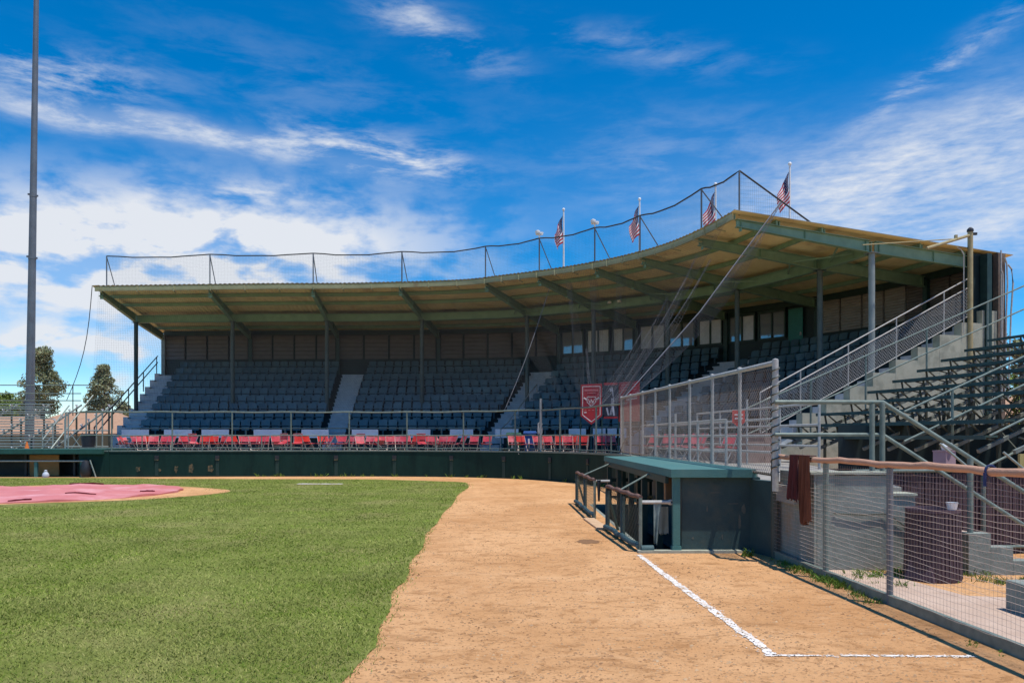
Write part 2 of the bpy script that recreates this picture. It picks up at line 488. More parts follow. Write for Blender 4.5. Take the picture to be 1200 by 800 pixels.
def glass_mat():
    ma = bpy.data.materials.new('window_glass')
    ma.use_nodes = True
    b = ma.node_tree.nodes['Principled BSDF']
    b.inputs['Base Color'].default_value = (0.20, 0.22, 0.25, 1)
    b.inputs['Roughness'].default_value = 0.04
    b.inputs['Specular IOR Level'].default_value = 1.0
    b.inputs['Coat Weight'].default_value = 1.0
    b.inputs['Coat IOR'].default_value = 2.2
    b.inputs['Coat Roughness'].default_value = 0.03
    return ma


M_GLASS = glass_mat()
M_PANEWHITE = mat('pale_window_board', (0.55, 0.58, 0.63), (0.42, 0.45, 0.51), rough=0.35, scale=2)

# ------------------------------------------------------------------ mesh helpers
V3 = Vector


class MB:
    def __init__(self):
        self.v, self.f, self.mi = [], [], []
        self.cur = 0

    def add(self, vs, fs):
        o = len(self.v)
        self.v.extend([tuple(p) for p in vs])
        for q in fs:
            self.f.append(tuple(i + o for i in q))
            self.mi.append(self.cur)
        return self

    def box(self, c, s, rz=0.0, rx=0.0, ry=0.0):
        sx, sy, sz = s[0] / 2, s[1] / 2, s[2] / 2
        m = Matrix.Rotation(rz, 3, 'Z') @ Matrix.Rotation(ry, 3, 'Y') @ Matrix.Rotation(rx, 3, 'X')
        vs = [V3(c) + m @ V3((x * sx, y * sy, z * sz)) for z in (-1, 1) for y in (-1, 1) for x in (-1, 1)]
        return self.add(vs, [(0, 2, 3, 1), (4, 5, 7, 6), (0, 1, 5, 4), (2, 6, 7, 3), (0, 4, 6, 2), (1, 3, 7, 5)])

    def bar(self, p0, p1, w, h, up=(0, 0, 1)):
        """rectangular bar from p0 to p1: w sideways, h along up"""
        p0, p1 = V3(p0), V3(p1)
        d = (p1 - p0).normalized()
        up = V3(up)
        s = d.cross(up)
        if s.length < 1e-4:
            s = d.cross(V3((1, 0, 0)))
        s.normalize()
        u = s.cross(d).normalized()
        vs = []
        for p in (p0, p1):
            for a, b in ((-1, -1), (1, -1), (1, 1), (-1, 1)):
                vs.append(p + s * (a * w / 2) + u * (b * h / 2))
        return self.add(vs, [(0, 3, 2, 1), (4, 5, 6, 7), (0, 1, 5, 4), (1, 2, 6, 5), (2, 3, 7, 6), (3, 0, 4, 7)])

    def tube(self, p0, p1, r, n=8, r2=None, cap=True):
        return self.ptube([p0, p1], r, n, r2, cap)

    def ptube(self, pts, r, n=8, r2=None, cap=True):
        pts = [V3(p) for p in pts]
        k = len(pts)
        vs = []
        d0 = (pts[1] - pts[0]).normalized()
        ref = V3((0, 0, 1)) if abs(d0.z) < 0.9 else V3((0, 1, 0))
        for i, p in enumerate(pts):
            a = pts[max(0, i - 1)]
            b = pts[min(k - 1, i + 1)]
            d = (b - a).normalized()
            s = d.cross(ref)
            if s.length < 1e-4:
                s = d.cross(V3((1, 0, 0)))
            s.normalize()
            u = s.cross(d)
            rr = r if r2 is None else r + (r2 - r) * i / (k - 1)
            for j in range(n):
                t = 2 * math.pi * j / n
                vs.append(p + s * (math.cos(t) * rr) + u * (math.sin(t) * rr))
        fs = []
        for i in range(k - 1):
            for j in range(n):
                j2 = (j + 1) % n
                fs.append((i * n + j, i * n + j2, (i + 1) * n + j2, (i + 1) * n + j))
        if cap and n > 2:
            fs.append(tuple(range(n))[::-1])
            fs.append(tuple((k - 1) * n + j for j in range(n)))
        return self.add(vs, fs)

    def prism(self, poly, ext):
        """closed polygon (3d points) extruded along ext"""
        n = len(poly)
        ext = V3(ext)
        vs = [V3(p) for p in poly] + [V3(p) + ext for p in poly]
        fs = [tuple(range(n))[::-1], tuple(range(n, 2 * n))]
        for i in range(n):
            j = (i + 1) % n
            fs.append((i, j, n + j, n + i))
        return self.add(vs, fs)

    def loft(self, rings, closed=True, cap=True):
        """rings of equal length joined in order"""
        n = len(rings[0])
        vs = [p for r in rings for p in r]
        fs = []
        for i in range(len(rings) - 1):
            for j in range(n if closed else n - 1):
                j2 = (j + 1) % n
                fs.append((i * n + j, i * n + j2, (i + 1) * n + j2, (i + 1) * n + j))
        if cap and closed:
            fs.append(tuple(range(n))[::-1])
            fs.append(tuple((len(rings) - 1) * n + j for j in range(n)))
        return self.add(vs, fs)

    def lathe(self, c, prof, n=20):
        rings = [[(c[0] + r * math.cos(2 * math.pi * j / n), c[1] + r * math.sin(2 * math.pi * j / n), c[2] + z) for j in range(n)] for r, z in prof]
        return self.loft(rings)


WORLD = {}


def _mesh(name, mb, mats, off, smooth):
    me = bpy.data.meshes.new(name)
    vs = [(x - off[0], y - off[1], z - off[2]) for x, y, z in mb.v]
    me.from_pydata(vs, [], mb.f)
    if not isinstance(mats, (list, tuple)):
        mats = [mats]
    for m_ in mats:
        me.materials.append(m_)
    if len(mats) > 1:
        me.polygons.foreach_set('material_index', mb.mi)
    if smooth:
        me.polygons.foreach_set('use_smooth', [True] * len(me.polygons))
        try:
            me.set_sharp_from_angle(angle=R(40))
        except Exception:
            pass
    me.update()
    return me


def tag(o, label=None, cat=None, group=None, kind=None):
    if label:
        o['label'] = label
    if cat:
        o['category'] = cat
    if group:
        o['group'] = group
    if kind:
        o['kind'] = kind
    return o


def thing(name, label, cat, loc=(0, 0, 0), group=None):
    o = bpy.data.objects.new(name, None)
    o.empty_display_size = 0.2
    COL.objects.link(o)
    o.location = loc
    WORLD[o.name] = V3(loc)
    return tag(o, label, cat, group)


def part(name, mb, m_, parent, label=None, kind=None, smooth=False):
    off = WORLD[parent.name]
    o = bpy.data.objects.new(name, _mesh(name, mb, m_, off, smooth))
    COL.objects.link(o)
    o.parent = parent
    WORLD[o.name] = off
    return tag(o, label=label, kind=kind)


def inst(name, me, parent, mtx):
    """a piece sharing mesh data, placed by a world matrix"""
    off = WORLD[parent.name]
    o = bpy.data.objects.new(name, me)
    COL.objects.link(o)
    o.parent = parent
    m_ = mtx.copy()
    m_.translation = m_.translation - off
    o.matrix_local = m_
    WORLD[o.name] = off
    return o


def solo(name, mb, m_, label, cat, loc=(0, 0, 0), group=None, kind=None, smooth=False):
    o = bpy.data.objects.new(name, _mesh(name, mb, m_, loc, smooth))
    COL.objects.link(o)
    o.location = loc
    WORLD[o.name] = V3(loc)
    return tag(o, label, cat, group, kind)


def struct(name, mb, m_, smooth=False, kind='structure'):
    o = bpy.data.objects.new(name, _mesh(name, mb, m_, (0, 0, 0), smooth))
    COL.objects.link(o)
    WORLD[o.name] = V3((0, 0, 0))
    o['kind'] = kind
    return o


def np_mesh(name, verts, tris, m_):
    """big triangle soup straight from numpy"""
    me = bpy.data.meshes.new(name)
    nv, nt_ = len(verts), len(tris)
    me.vertices.add(nv)
    me.vertices.foreach_set('co', verts.astype(np.float32).ravel())
    me.loops.add(nt_ * 3)
    me.loops.foreach_set('vertex_index', tris.astype(np.int32).ravel())
    me.polygons.add(nt_)
    me.polygons.foreach_set('loop_start', np.arange(0, nt_ * 3, 3, dtype=np.int32))
    me.update(calc_edges=True)
    me.materials.append(m_)
    o = bpy.data.objects.new(name, me)
    COL.objects.link(o)
    WORLD[o.name] = V3((0, 0, 0))
    return o


def dup(root, loc, rz, label=None, group=None, name=None, mats=None, tilt=(0, 0)):
    r = root.copy()
    COL.objects.link(r)
    r.location = loc
    r.rotation_euler = (tilt[0], tilt[1], rz)
    if label:
        r['label'] = label
    if group:
        r['group'] = group
    for ch in list(root.children):
        c = ch.copy()
        COL.objects.link(c)
        c.parent = r
        if mats and ch.name.split('.')[0] in mats:
            c.data = mats[ch.name.split('.')[0]]
        for g in ch.children:
            d = g.copy()
            COL.objects.link(d)
            d.parent = c
    return r


# ------------------------------------------------------------------ the curve of the grandstand
EP = [(-20.4, 35.95), (-19.35, 35.9), (-11.8, 35.4), (-7.8, 35.3), (-5.85, 35.1), (-3.9, 34.85), (-1.9, 34.4), (-0.56, 33.65), (1.09, 32.7), (2.64, 31.6),
      (4.06, 30.3), (5.28, 28.75), (6.07, 27.2), (6.65, 25.4), (6.95, 24.1), (7.15, 22.9)]


def catmull(P, n=40):
    out = []
    P = [V3((p[0], p[1], 0)) for p in P]
    for i in range(len(P) - 1):
        a, b, c, d = P[max(0, i - 1)], P[i], P[i + 1], P[min(len(P) - 1, i + 2)]
        for k in range(n):
            t = k / n
            out.append(0.5 * ((2 * b) + (c - a) * t + (2 * a - 5 * b + 4 * c - d) * t * t + (3 * b - a - 3 * c + d) * t ** 3))
    out.append(P[-1])
    return np.array([(p.x, p.y) for p in out])


EC = catmull(EP)
_nk = [(-20.4, -.16), (-14, -.15), (-9.2, -.11), (-5.15, .08), (-1.25, .39), (1.02, .585), (3.25, .80), (4.83, 1.04), (6.39, 1.26), (6.95, 1.30), (7.2, 1.31)]


def P2(u, t):
    """plan point: u = eave position, t = metres behind the eave"""
    y = np.interp(u, EC[:, 0], EC[:, 1])
    ph = np.interp(u, [k[0] for k in _nk], [k[1] for k in _nk])
    return (u + t * math.sin(ph), y + t * math.cos(ph))


def PH(u):
    return float(np.interp(u, [k[0] for k in _nk], [k[1] for k in _nk]))


def P3(u, t, z):
    a = P2(u, t)
    return V3((a[0], a[1], z))


U0, U1 = -19.3, 6.92
TE = V3((math.cos(1.30), -math.sin(1.30), 0))     # along the curve at the right end, towards the camera
NE = V3((math.sin(1.30), math.cos(1.30), 0))      # front to back at the right end


def deck_z(t):
    return 8.75 - 0.065 * t


_uu = np.linspace(U0, U1, 1500)


def arc_us(t, u0, u1, step):
    """u values spaced step metres apart along the curve at depth t"""
    us = np.concatenate([[u0], _uu[(_uu > u0) & (_uu < u1)], [u1]])
    pts = np.array([P2(u, t) for u in us])
    s = np.concatenate([[0], np.cumsum(np.hypot(*np.diff(pts, axis=0).T))])
    n = max(1, int(round(s[-1] / step)))
    return [float(np.interp(s[-1] * k / n, s, us)) for k in range(n + 1)]


BEAM_U = [-19.3, -14.04, -9.2, -5.15, -1.25, 1.02, 3.25, 4.83, 6.30, 6.92]
ROWS = 9
ROW_T0, ROW_D, ROW_Z0, ROW_H = 2.2, 0.9, 1.72, 0.45
BACK_T = ROW_T0 + ROWS * ROW_D + 0.15
COLT = 5.3
FLOOR_Z = 1.0

# front wall of the field (plan)
WP = [(-18.3, 32.45), (-16.7, 32.55), (-11.5, 32.9), (-7.4, 33.0), (-4.5, 32.85), (-2.2, 32.35), (0, 31.1), (1.3, 29.8), (2.4, 28.1), (3.1, 26.2), (3.45, 24.4), (3.45, 19.3)]
WC = catmull(WP, 8)
_ws = np.concatenate([[0], np.cumsum(np.hypot(*np.diff(WC, axis=0).T))])
WLEN = float(_ws[-1])


def WPt(s, off=0.0):
    x, y = np.interp(s, _ws, WC[:, 0]), np.interp(s, _ws, WC[:, 1])
    x2, y2 = np.interp(s + .05, _ws, WC[:, 0]), np.interp(s + .05, _ws, WC[:, 1])
    x1, y1 = np.interp(s - .05, _ws, WC[:, 0]), np.interp(s - .05, _ws, WC[:, 1])
    d = V3((x2 - x1, y2 - y1, 0)).normalized()
    n = V3((-d.y, d.x, 0))
    return V3((x, y, 0)) + n * off


WALL_S0 = 0.0
S_CORNER = float(_ws[10 * 8])          # where the dugout fence starts

# ================================================================== THE GROUND
PIT = (1.92, 3.62, 11.12, 19.2)        # dugout pit x0 x1 y0 y1
mb = MB()
xs = [-900, PIT[0], PIT[1], 900]
ys = [-400, PIT[2], PIT[3], 1800]
for i in range(3):
    for j in range(3):
        if i == 1 and j == 1:
            continue
        mb.add([(xs[i], ys[j], 0), (xs[i + 1], ys[j], 0), (xs[i + 1], ys[j + 1], 0), (xs[i], ys[j + 1], 0)], [(0, 1, 2, 3)])
struct('ground', mb, M_DIRT)

GE = [(-0.95, -12), (-1.02, 2), (-1.11, 5.2), (-1.11, 6.5), (-1.24, 7.84), (-1.27, 9.1), (-1.35, 11.1), (-1.46, 13.75), (-1.48, 16.7), (-1.53, 21.5), (-1.5, 26.5), (-1.86, 28.6), (-3.2, 29.5), (-5.3, 30.5), (-7.5, 30.7), (-17.3, 31.2), (-17.9, 31.9), (-60, 31.9)]
GEd = catmull(GE, 14)


def grass_edge_pts():
    pts = []
    for i, (x, y) in enumerate(GEd):
        w = 0.03 * math.sin(i * 0.37 + 1) + random.uniform(-.012, .012)
        pts.append((x + w, y + w * 0.6))
    return pts


gpts = grass_edge_pts()
HP = (-13.95, 22.8)                    # home plate
mb = MB()
poly = [(x, y, 0.006) for x, y in gpts] + [(-60, -12, 0.006)]
mb.add(poly, [tuple(range(len(poly)))])
struct('turf', mb, M_GRASSBASE)

# dirt circle round home plate, with the worn path to the right
mb = MB()
ring = []
for k in range(64):
    a = 2 * math.pi * k / 64
    r = 4.35 + 0.18 * math.sin(3 * a + 1) + 0.1 * math.sin(7 * a)
    x = HP[0] + r * math.cos(a)
    if math.cos(a) > 0.6:
        x += (math.cos(a) - 0.6) * 1.9
    ring.append((x, HP[1] + r * math.sin(a) * 0.97, 0.012))
mb.add(ring, [tuple(range(64))])
struct('home_plate_dirt', mb, M_DIRT)


def edge_x(y):
    a = np.array([p for p in gpts if p[1] < 28.5])
    return np.interp(y, a[:, 1], a[:, 0])


def make_grass():
    V, T = [], []
    base = 0
    for (y0, y1, dens, w, h) in ((4.6, 6.5, 6500, .0040, .026), (6.5, 9, 4200, .0048, .026), (9, 14, 2000, .0065, .025), (14, 22, 900, .009, .024), (22, 31.3, 460, .012, .024)):
        xl = -y1 * 0.70
        n = int(dens * (y1 - y0) * (-1.0 - xl))
        x = rng.uniform(xl, -0.9, n)
        y = rng.uniform(y0, y1, n)
        lim = edge_x(np.minimum(y, 28.4)) + rng.normal(0, .075, n) - .02
        keep = (x < lim) & (x > -0.69 * y - .3)
        top = np.interp(x, [-60, -17.3, -7.5, -5.3, -3.2, -1.86], [31.7, 31.1, 30.6, 30.4, 29.4, 28.5])
        keep &= y < top
        # patchy lawn
        pt = np.sin(x * 1.9 + 1.3 * np.sin(y * .9)) * np.sin(y * 1.3 + 1.1 * np.sin(x * 1.1))
        keep &= rng.uniform(0, 1, n) < (0.72 + .28 * pt)
        hp = (((x - HP[0]) ** 2 + (y - HP[1]) ** 2) < 4.5 ** 2) | ((x > HP[0]) & (x < HP[0] + 5.1) & (np.abs(y - HP[1]) < 1.3))
        keep &= ~hp
        x, y, lim = x[keep], y[keep], lim[keep]
        n = len(x)
        a = rng.uniform(0, 2 * np.pi, n)
        hh = h * rng.uniform(.5, 1.25, n) * np.where(lim - x < .25, 1.2, 1.0)
        ww = w * rng.uniform(.7, 1.4, n)
        lean = rng.normal(0, .85, (n, 2)) * hh[:, None]
        z0 = np.full(n, .004)
        p0 = np.stack([x - np.cos(a) * ww, y - np.sin(a) * ww, z0], 1)
        p1 = np.stack([x + np.cos(a) * ww, y + np.sin(a) * ww, z0], 1)
        p2 = np.stack([x + lean[:, 0], y + lean[:, 1], hh], 1)
        v = np.stack([p0, p1, p2], 1).reshape(-1, 3)
        V.append(v)
        T.append(np.arange(len(v)).reshape(-1, 3) + base)
        base += len(v)
    o = np_mesh('grass', np.concatenate(V), np.concatenate(T), M_BLADE)
    tag(o, 'short patchy green lawn of the ball field', 'grass', kind='stuff')


make_grass()


def tuft_mesh(centres, h, w, n, name, label, cat, m_):
    """weeds: bunches of leaning blades at the given centres"""
    V, T = [], []
    for (cx, cy, cz, k) in centres:
        for _ in range(int(n * k)):
            a = random.uniform(0, 6.283)
            r = abs(random.gauss(0, .09)) * k
            x, y = cx + math.cos(a) * r, cy + math.sin(a) * r
            hh = h * random.uniform(.35, 1.2) * k
            b = random.uniform(0, 6.283)
            ww = w * random.uniform(.6, 1.3)
            lx, ly = random.gauss(0, .5) * hh, random.gauss(0, .5) * hh
            i = len(V)
            V += [(x - math.cos(b) * ww, y - math.sin(b) * ww, cz), (x + math.cos(b) * ww, y + math.sin(b) * ww, cz),
                  (x + lx * .6 + math.cos(b) * ww * .8, y + ly * .6 + math.sin(b) * ww * .8, cz + hh * .65), (x + lx * 1.2, y + ly * 1.2, cz + hh)]
            T += [(i, i + 1, i + 2), (i, i + 2, i + 3)]
    o = np_mesh(name, np.array(V), np.array(T), m_)
    tag(o, label, cat, kind='stuff')
    return o


def fence_x(y):
    return 3.62 + (10.6 - y) * 0.043


cs = []
for y in np.arange(5.2, 10.6, .06):
    k = 1.0 if (8.2 < y < 9.6) else (.75 if 7.5 < y < 10.2 else .35)
    if random.random() < (.95 if 7.6 < y < 9.9 else .4):
        cs.append((fence_x(y) - .08 + random.gauss(0, .07), y, .003, k * random.uniform(.4, 1.0)))
tuft_mesh(cs, .085, .0045, 55, 'fence_line_weeds', 'green weeds growing along the foot of the wire fence', 'weeds', M_WEED)
cs = [(5.05 + random.gauss(0, .35), 9.3 + random.gauss(0, .12), .003, random.uniform(.5, 1)) for _ in range(26)]
cs += [(4.35 + random.gauss(0, .2), 9.1 + random.gauss(0, .2), .003, random.uniform(.4, .9)) for _ in range(14)]
cs += [(5.9 + random.gauss(0, .35), 8.75 + random.gauss(0, .1), .003, random.uniform(.5, 1)) for _ in range(22)]
tuft_mesh(cs, .085, .005, 44, 'weeds_behind_fence', 'green weeds by the concrete steps and maroon barrel', 'weeds', M_WEED)
cs = []
for _ in range(34):
    s = random.uniform(7, S_CORNER)
    p = WPt(s, -.1)
    cs.append((p.x, p.y, .003, random.uniform(.3, 1.0)))
cs += [(3.3 + random.gauss(0, .06), 10.75 + random.gauss(0, .06), .003, .6) for _ in range(4)]
tuft_mesh(cs, .17, .012, 16, 'weeds_along_wall', 'tufts of weeds at the foot of the green wall', 'weeds', M_WEED)

# clods on the dirt
V, T = [], []
for _ in range(14000):
    y = 4.6 + 15 * random.random() ** 2.2
    x = random.uniform(-1.3, min(3.7, y * .62))
    if x < edge_x(y) + .05 or (PIT[0] - .1 < x and PIT[2] < y):
        continue
    r = random.uniform(.003, .012) * (1.9 if random.random() < .06 else 1)
    i = len(V)
    q = [(1, 0, 0), (-.5, .87, 0), (-.5, -.87, 0), (.1, .1, .9)]
    a = random.uniform(0, 6.28)
    for (px, py, pz) in q:
        V.append((x + r * (px * math.cos(a) - py * math.sin(a)) * random.uniform(.8, 1.7), y + r * (px * math.sin(a) + py * math.cos(a)) * random.uniform(.7, 1.4), pz * r * random.uniform(.5, 1.1) + .001))
    T += [(i, i + 1, i + 3), (i + 1, i + 2, i + 3), (i + 2, i, i + 3)]
o = np_mesh('dirt_crumbs', np.array(V), np.array(T), M_CLOD)
tag(o, 'small clods of dirt lying on the infield track', 'dirt', kind='stuff')


# chalk lines: broken-edged strips laid on the dirt
def chalk(p0, p1, w, step=.05, holes=0.0, z=.005):
    mb = MB()
    p0, p1 = V3(p0), V3(p1)
    d = (p1 - p0)
    ln = d.length
    d.normalize()
    s = V3((-d.y, d.x, 0))
    n = int(ln / step)
    prev = None
    wa = wb = w / 2
    for i in range(n + 1):
        wa = .72 * wa + .28 * w / 2 * random.uniform(.2, 1.8)
        wb = .72 * wb + .28 * w / 2 * random.uniform(.2, 1.8)
        p = p0 + d * (ln * i / n)
        cur = (p + s * wa + V3((0, 0, z)), p - s * wb + V3((0, 0, z)))
        if prev and random.random() > holes:
            mb.add([prev[0], prev[1], cur[1], cur[0]], [(0, 1, 2, 3)])
        prev = cur
    # scattered specks
    for _ in range(int(ln * 130)):
        p = p0 + d * random.uniform(0, ln) + s * random.gauss(0, w * .5)
        r = random.uniform(.002, .011)
        mb.add([p + V3((r * math.cos(a), r * math.sin(a), z)) for a in (0, 1.4, 2.9, 4.4)], [(0, 1, 2, 3)])
    return mb


mb = chalk((1.79, 10.85, 0), (1.98, 5.86, 0), .080, step=.03, holes=.015)
struct('chalk_line', mb, M_CHALK)
mb = chalk((1.92, 5.83, 0), (3.50, 5.80, 0), .042, step=.03, holes=.10)
struct('chalk_line', mb, M_CHALK)
mb = chalk((-7.6, 27.25, 0), (-6.0, 27.2, 0), .32, step=.1, z=.03, holes=0)
struct('chalk_line', mb, M_CHALK)

# concrete slab behind the wire fence
mb = MB()
slab = [(3.78, 9.55), (4.3, 9.55), (4.52, 9.25), (4.62, 8.6), (4.72, 8.0), (5.3, 7.85), (9.5, 7.3), (9.5, 3.0), (4.05, 3.0)]
mb.add([(x, y, .012) for x, y in slab], [tuple(range(len(slab)))])
struct('concrete_path', mb, M_SLAB)

# ================================================================== PINK TARP
tp = thing('home_plate_tarp', 'pink tarp spread over the home plate circle on the grass', 'tarp', (HP[0], HP[1], 0))


def tarp_z(x, y):
    r = math.hypot(x - HP[0], y - HP[1])
    return .05 + .10 * max(0, 1 - r / 3.9) + .022 * math.sin(x * 2.1 + y) + .022 * math.sin(y * 3.3 - x * 1.2) + .014 * math.sin(x * 7 + 2 * math.sin(y * 2))


mb = MB()
rings = []
for i in range(1, 15):
    rr = 3.85 * i / 14
    rings.append([(HP[0] + rr * math.cos(2 * math.pi * k / 72) * (1 + .012 * math.sin(5 * k * .35)), HP[1] + rr * .98 * math.sin(2 * math.pi * k / 72),
                   max(.02, tarp_z(HP[0] + rr * math.cos(2 * math.pi * k / 72), HP[1] + rr * math.sin(2 * math.pi * k / 72)))) for k in range(72)])
rings.append([(x, y, .012) for x, y, z in rings[-1]])
mb.loft(rings[::-1], cap=False)
mb.add(rings[0], [tuple(range(72))])
part('sheet', mb, M_TARP, tp, smooth=True)


def flap(pts, dz=.02):
    mb = MB()
    top = [(x, y, tarp_z(x, y) + dz * .6 + .012 + random.uniform(0, .012)) for x, y in pts]
    bot = [(x, y, tarp_z(x, y) + .004) for x, y in pts]
    mb.loft([bot, top])
    part('folded_flap', mb, M_TARPDARK, tp, label='dark red turned-over fold')


def fold(cx, cy, ln, wd, rot, dz=.02):
    pts = []
    for k in range(14):
        a = 2 * math.pi * k / 14
        q = random.uniform(.55, 1.1)
        x, y = ln / 2 * math.cos(a) * q, wd / 2 * math.sin(a) * q
        pts.append((cx + x * math.cos(rot) - y * math.sin(rot), cy + x * math.sin(rot) + y * math.cos(rot)))
    flap(pts, dz)


fold(-14.6, 26.35, 1.1, .35, .05, .05)
fold(-12.0, 21.35, 1.0, .34, .15, .03)
fold(-10.75, 22.7, .5, .12, .3, .02)
fold(-14.0, 19.25, 1.3, .14, .02, .03)
fold(-12.7, 19.75, .7, .10, .35, .03)

# ================================================================== LOW GREEN WALL AND CONCOURSE
wl = thing('field_wall', 'long low dark green wall curving along the back of the field', 'wall', (0, 32, 0))
WTOP = 1.13
mb = MB()
caps = MB()
n = 150
rings, crings = [], []
for i in range(n + 1):
    s = WLEN * i / n
    a, b = WPt(s), WPt(s, .22)
    rings.append([(a.x, a.y, -.05), (a.x, a.y, WTOP - .06), (b.x, b.y, WTOP - .06), (b.x, b.y, -.05)])
    a, b = WPt(s, -.025), WPt(s, .25)
    crings.append([(a.x, a.y, WTOP - .058), (a.x, a.y, WTOP), (b.x, b.y, WTOP), (b.x, b.y, WTOP - .058)])
mb.loft(rings)
caps.loft(crings)
part('wall', mb, M_GREENWALL, wl)
part('coping', caps, M_PIPEGREEN, wl)
for s in np.arange(3.2, S_CORNER, 2.52):
    a = WPt(s, -.012)
    ph = math.atan2(*(WPt(s + .1) - WPt(s - .1)).yx)
    mb = MB()
    mb.box((a.x, a.y, .82), (.17, .05, .17), ph)
    part('drain_hole', mb, M_BLACK, wl)
    mb = MB()
    mb.box((a.x + .0, a.y - .004, .72), (.15, .06, .05), ph)
    part('drain_lip', mb, M_WORN, wl)
    mb = MB()
    mb.box((a.x, a.y + .008, .35), (.14, .03, .62), ph)
    part('patch_strip', mb, mat('repainted_green', (0.009, 0.036, 0.030), (0.013, 0.045, 0.037), rough=.6), wl)
for px_, w_, h_, z_ in ((-15.9, .35, .3, .35), (-14.3, .2, .45, .33), (-13.7, .3, .5, .36), (-12.9, .5, .4, .33), (-15.0, .2, .25, .3)):
    mb = MB()
    y = np.interp(px_, WC[:, 0], WC[:, 1])
    pl = []
    for k in range(11):
        a = 2 * math.pi * k / 11
        q = random.uniform(.35, 1)
        pl.append((px_ + w_ / 2 * q * math.cos(a), y - .006, z_ + h_ / 2 * q * math.sin(a)))
    mb.prism(pl, (0, .01, 0))
    part('worn_patch', mb, M_WORN, wl)

# concourse floor between the wall and the seats
mb = MB()
rings = []
for i in range(81):
    u = U0 + (U1 - U0) * i / 80
    a = P2(u, 2.0)
    b = WPt(S_CORNER * i / 80, .2)
    rings.append([(b.x, b.y, FLOOR_Z), (a[0], a[1], FLOOR_Z), (a[0], a[1], FLOOR_Z - .25), (b.x, b.y, FLOOR_Z - .25)])
mb.loft(rings)
struct('concourse', mb, M_FLOOR)
mb = MB()
e = P2(U1, 2.0)
pl = [(3.62, 24.45), (e[0], e[1]), (8.7, 22.6), (7.4, 20), (6.2, 14.5), (5.0, 9.86), (3.62, 9.86)]
mb.prism([(x, y, FLOOR_Z - .2) for x, y in pl], (0, 0, .22))
struct('box_seat_walkway', mb, M_FLOOR)

# ================================================================== GRANDSTAND
gs = thing('grandstand', 'large curved grandstand with green steel roof over dark blue seats', 'grandstand', (-6, 40, 0))

# tiers
AISLES = [(-19.3, -18.35), (-8.95, -8.1), (-2.0, -1.2), (3.3, 3.9), (6.2, 6.92)]


def in_aisle(u):
    return any(a - .0 <= u <= b + .0 for a, b in AISLES)


us = [U0 + (U1 - U0) * i / 120 for i in range(121)]
for r in range(ROWS):
    t0, t1 = ROW_T0 + r * ROW_D, ROW_T0 + (r + 1) * ROW_D + (.1 if r < ROWS - 1 else .15)
    z1 = ROW_Z0 + r * ROW_H
    z0 = FLOOR_Z - .05 if r == 0 else z1 - ROW_H - .06
    mb = MB()
    mb.loft([[P3(u, t0, z0), P3(u, t0, z1), P3(u, t1, z1), P3(u, t1, z0)] for u in us])
    part('seating_tier', mb, M_TIER, gs)

# aisle steps: two per row
for (a, b) in AISLES[:4]:
    for r in range(ROWS):
        for h in range(2):
            if r == 0 and h == 0:
                t0, zt, zb = ROW_T0 - .65, FLOOR_Z + .31, FLOOR_Z - .02
            else:
                t0 = ROW_T0 + r * ROW_D - (.45 if h == 0 else 0)
                zt = ROW_Z0 + r * ROW_H - (ROW_H / 2 if h == 0 else 0)
                zb = zt - .34
            zt += .012
            mb = MB()
            q = [(a, t0), (b, t0), (b, t0 + .58), (a, t0 + .58)]
            mb.prism([P3(u, t, zb) for u, t in q], (0, 0, zt - zb - .045))
            q = [(a - .015, t0 - .045), (b + .015, t0 - .045), (b + .015, t0 + .58), (a - .015, t0 + .58)]
            mb.prism([P3(u, t, zt - .045) for u, t in q], (0, 0, .045))
            part('stair_step', mb, M_STEP, gs)

# right end: steps of the open stair, then the stepped concrete cheek wall
for r in range(ROWS):
    for h in range(2):
        t0 = ROW_T0 + r * ROW_D - (.45 if h == 0 else 0)
        zt = ROW_Z0 + .30 + r * ROW_H - (ROW_H / 2 if h == 0 else 0)
        mb = MB()
        a = P3(U1, t0, zt - .42) - TE * .75
        mb.prism([a, a + TE * .80, a + TE * .80 + NE * .58, a + NE * .58], (0, 0, .42))
        part('stair_step', mb, M_STEP, gs, label='step of the open end stair')
for r in range(ROWS + 1):
    t0 = ROW_T0 + r * ROW_D - .75
    zt = ROW_Z0 + r * ROW_H + .28
    if r == 0:
        zt = FLOOR_Z + .42
        t0 = 1.0
    w = ROW_D + (.45 if r == 0 else 0)
    mb = MB()
    a = P3(U1, t0, 0) + TE * .055
    g = .004 * (r % 2)
    mb.prism([a - TE * g, a + TE * (.30 + g), a + TE * (.30 + g) + NE * (w - .006), a - TE * g + NE * (w - .006)], (0, 0, zt))
    part('concrete_cheek_block', mb, M_CONC, gs)

# parapet in front of the first row
mb = MB()
for (ua, ub) in ((-18.3, -9.0), (-8.05, -2.05), (-1.15, 3.25), (3.95, 6.15)):
    uu = [ua + (ub - ua) * i / 40 for i in range(41)]
    mb.loft([[P3(u, 1.98, FLOOR_Z - .02), P3(u, 1.98, 1.78), P3(u, 2.12, 1.78), P3(u, 2.12, FLOOR_Z - .02)] for u in uu])
part('front_parapet', mb, M_TIER, gs)

# left end wall of the tiers
for r in range(ROWS):
    mb = MB()
    a = P3(U0, ROW_T0 + r * ROW_D, 0)
    b = P3(U0, ROW_T0 + (r + 1) * ROW_D - .004, 0)
    d = V3((-.25, 0, 0))
    mb.prism([a, a + d, b + d, b], (0, 0, ROW_Z0 + r * ROW_H + .12))
    part('concrete_cheek_block', mb, M_STEP, gs)

# seats
seat_mb = MB()


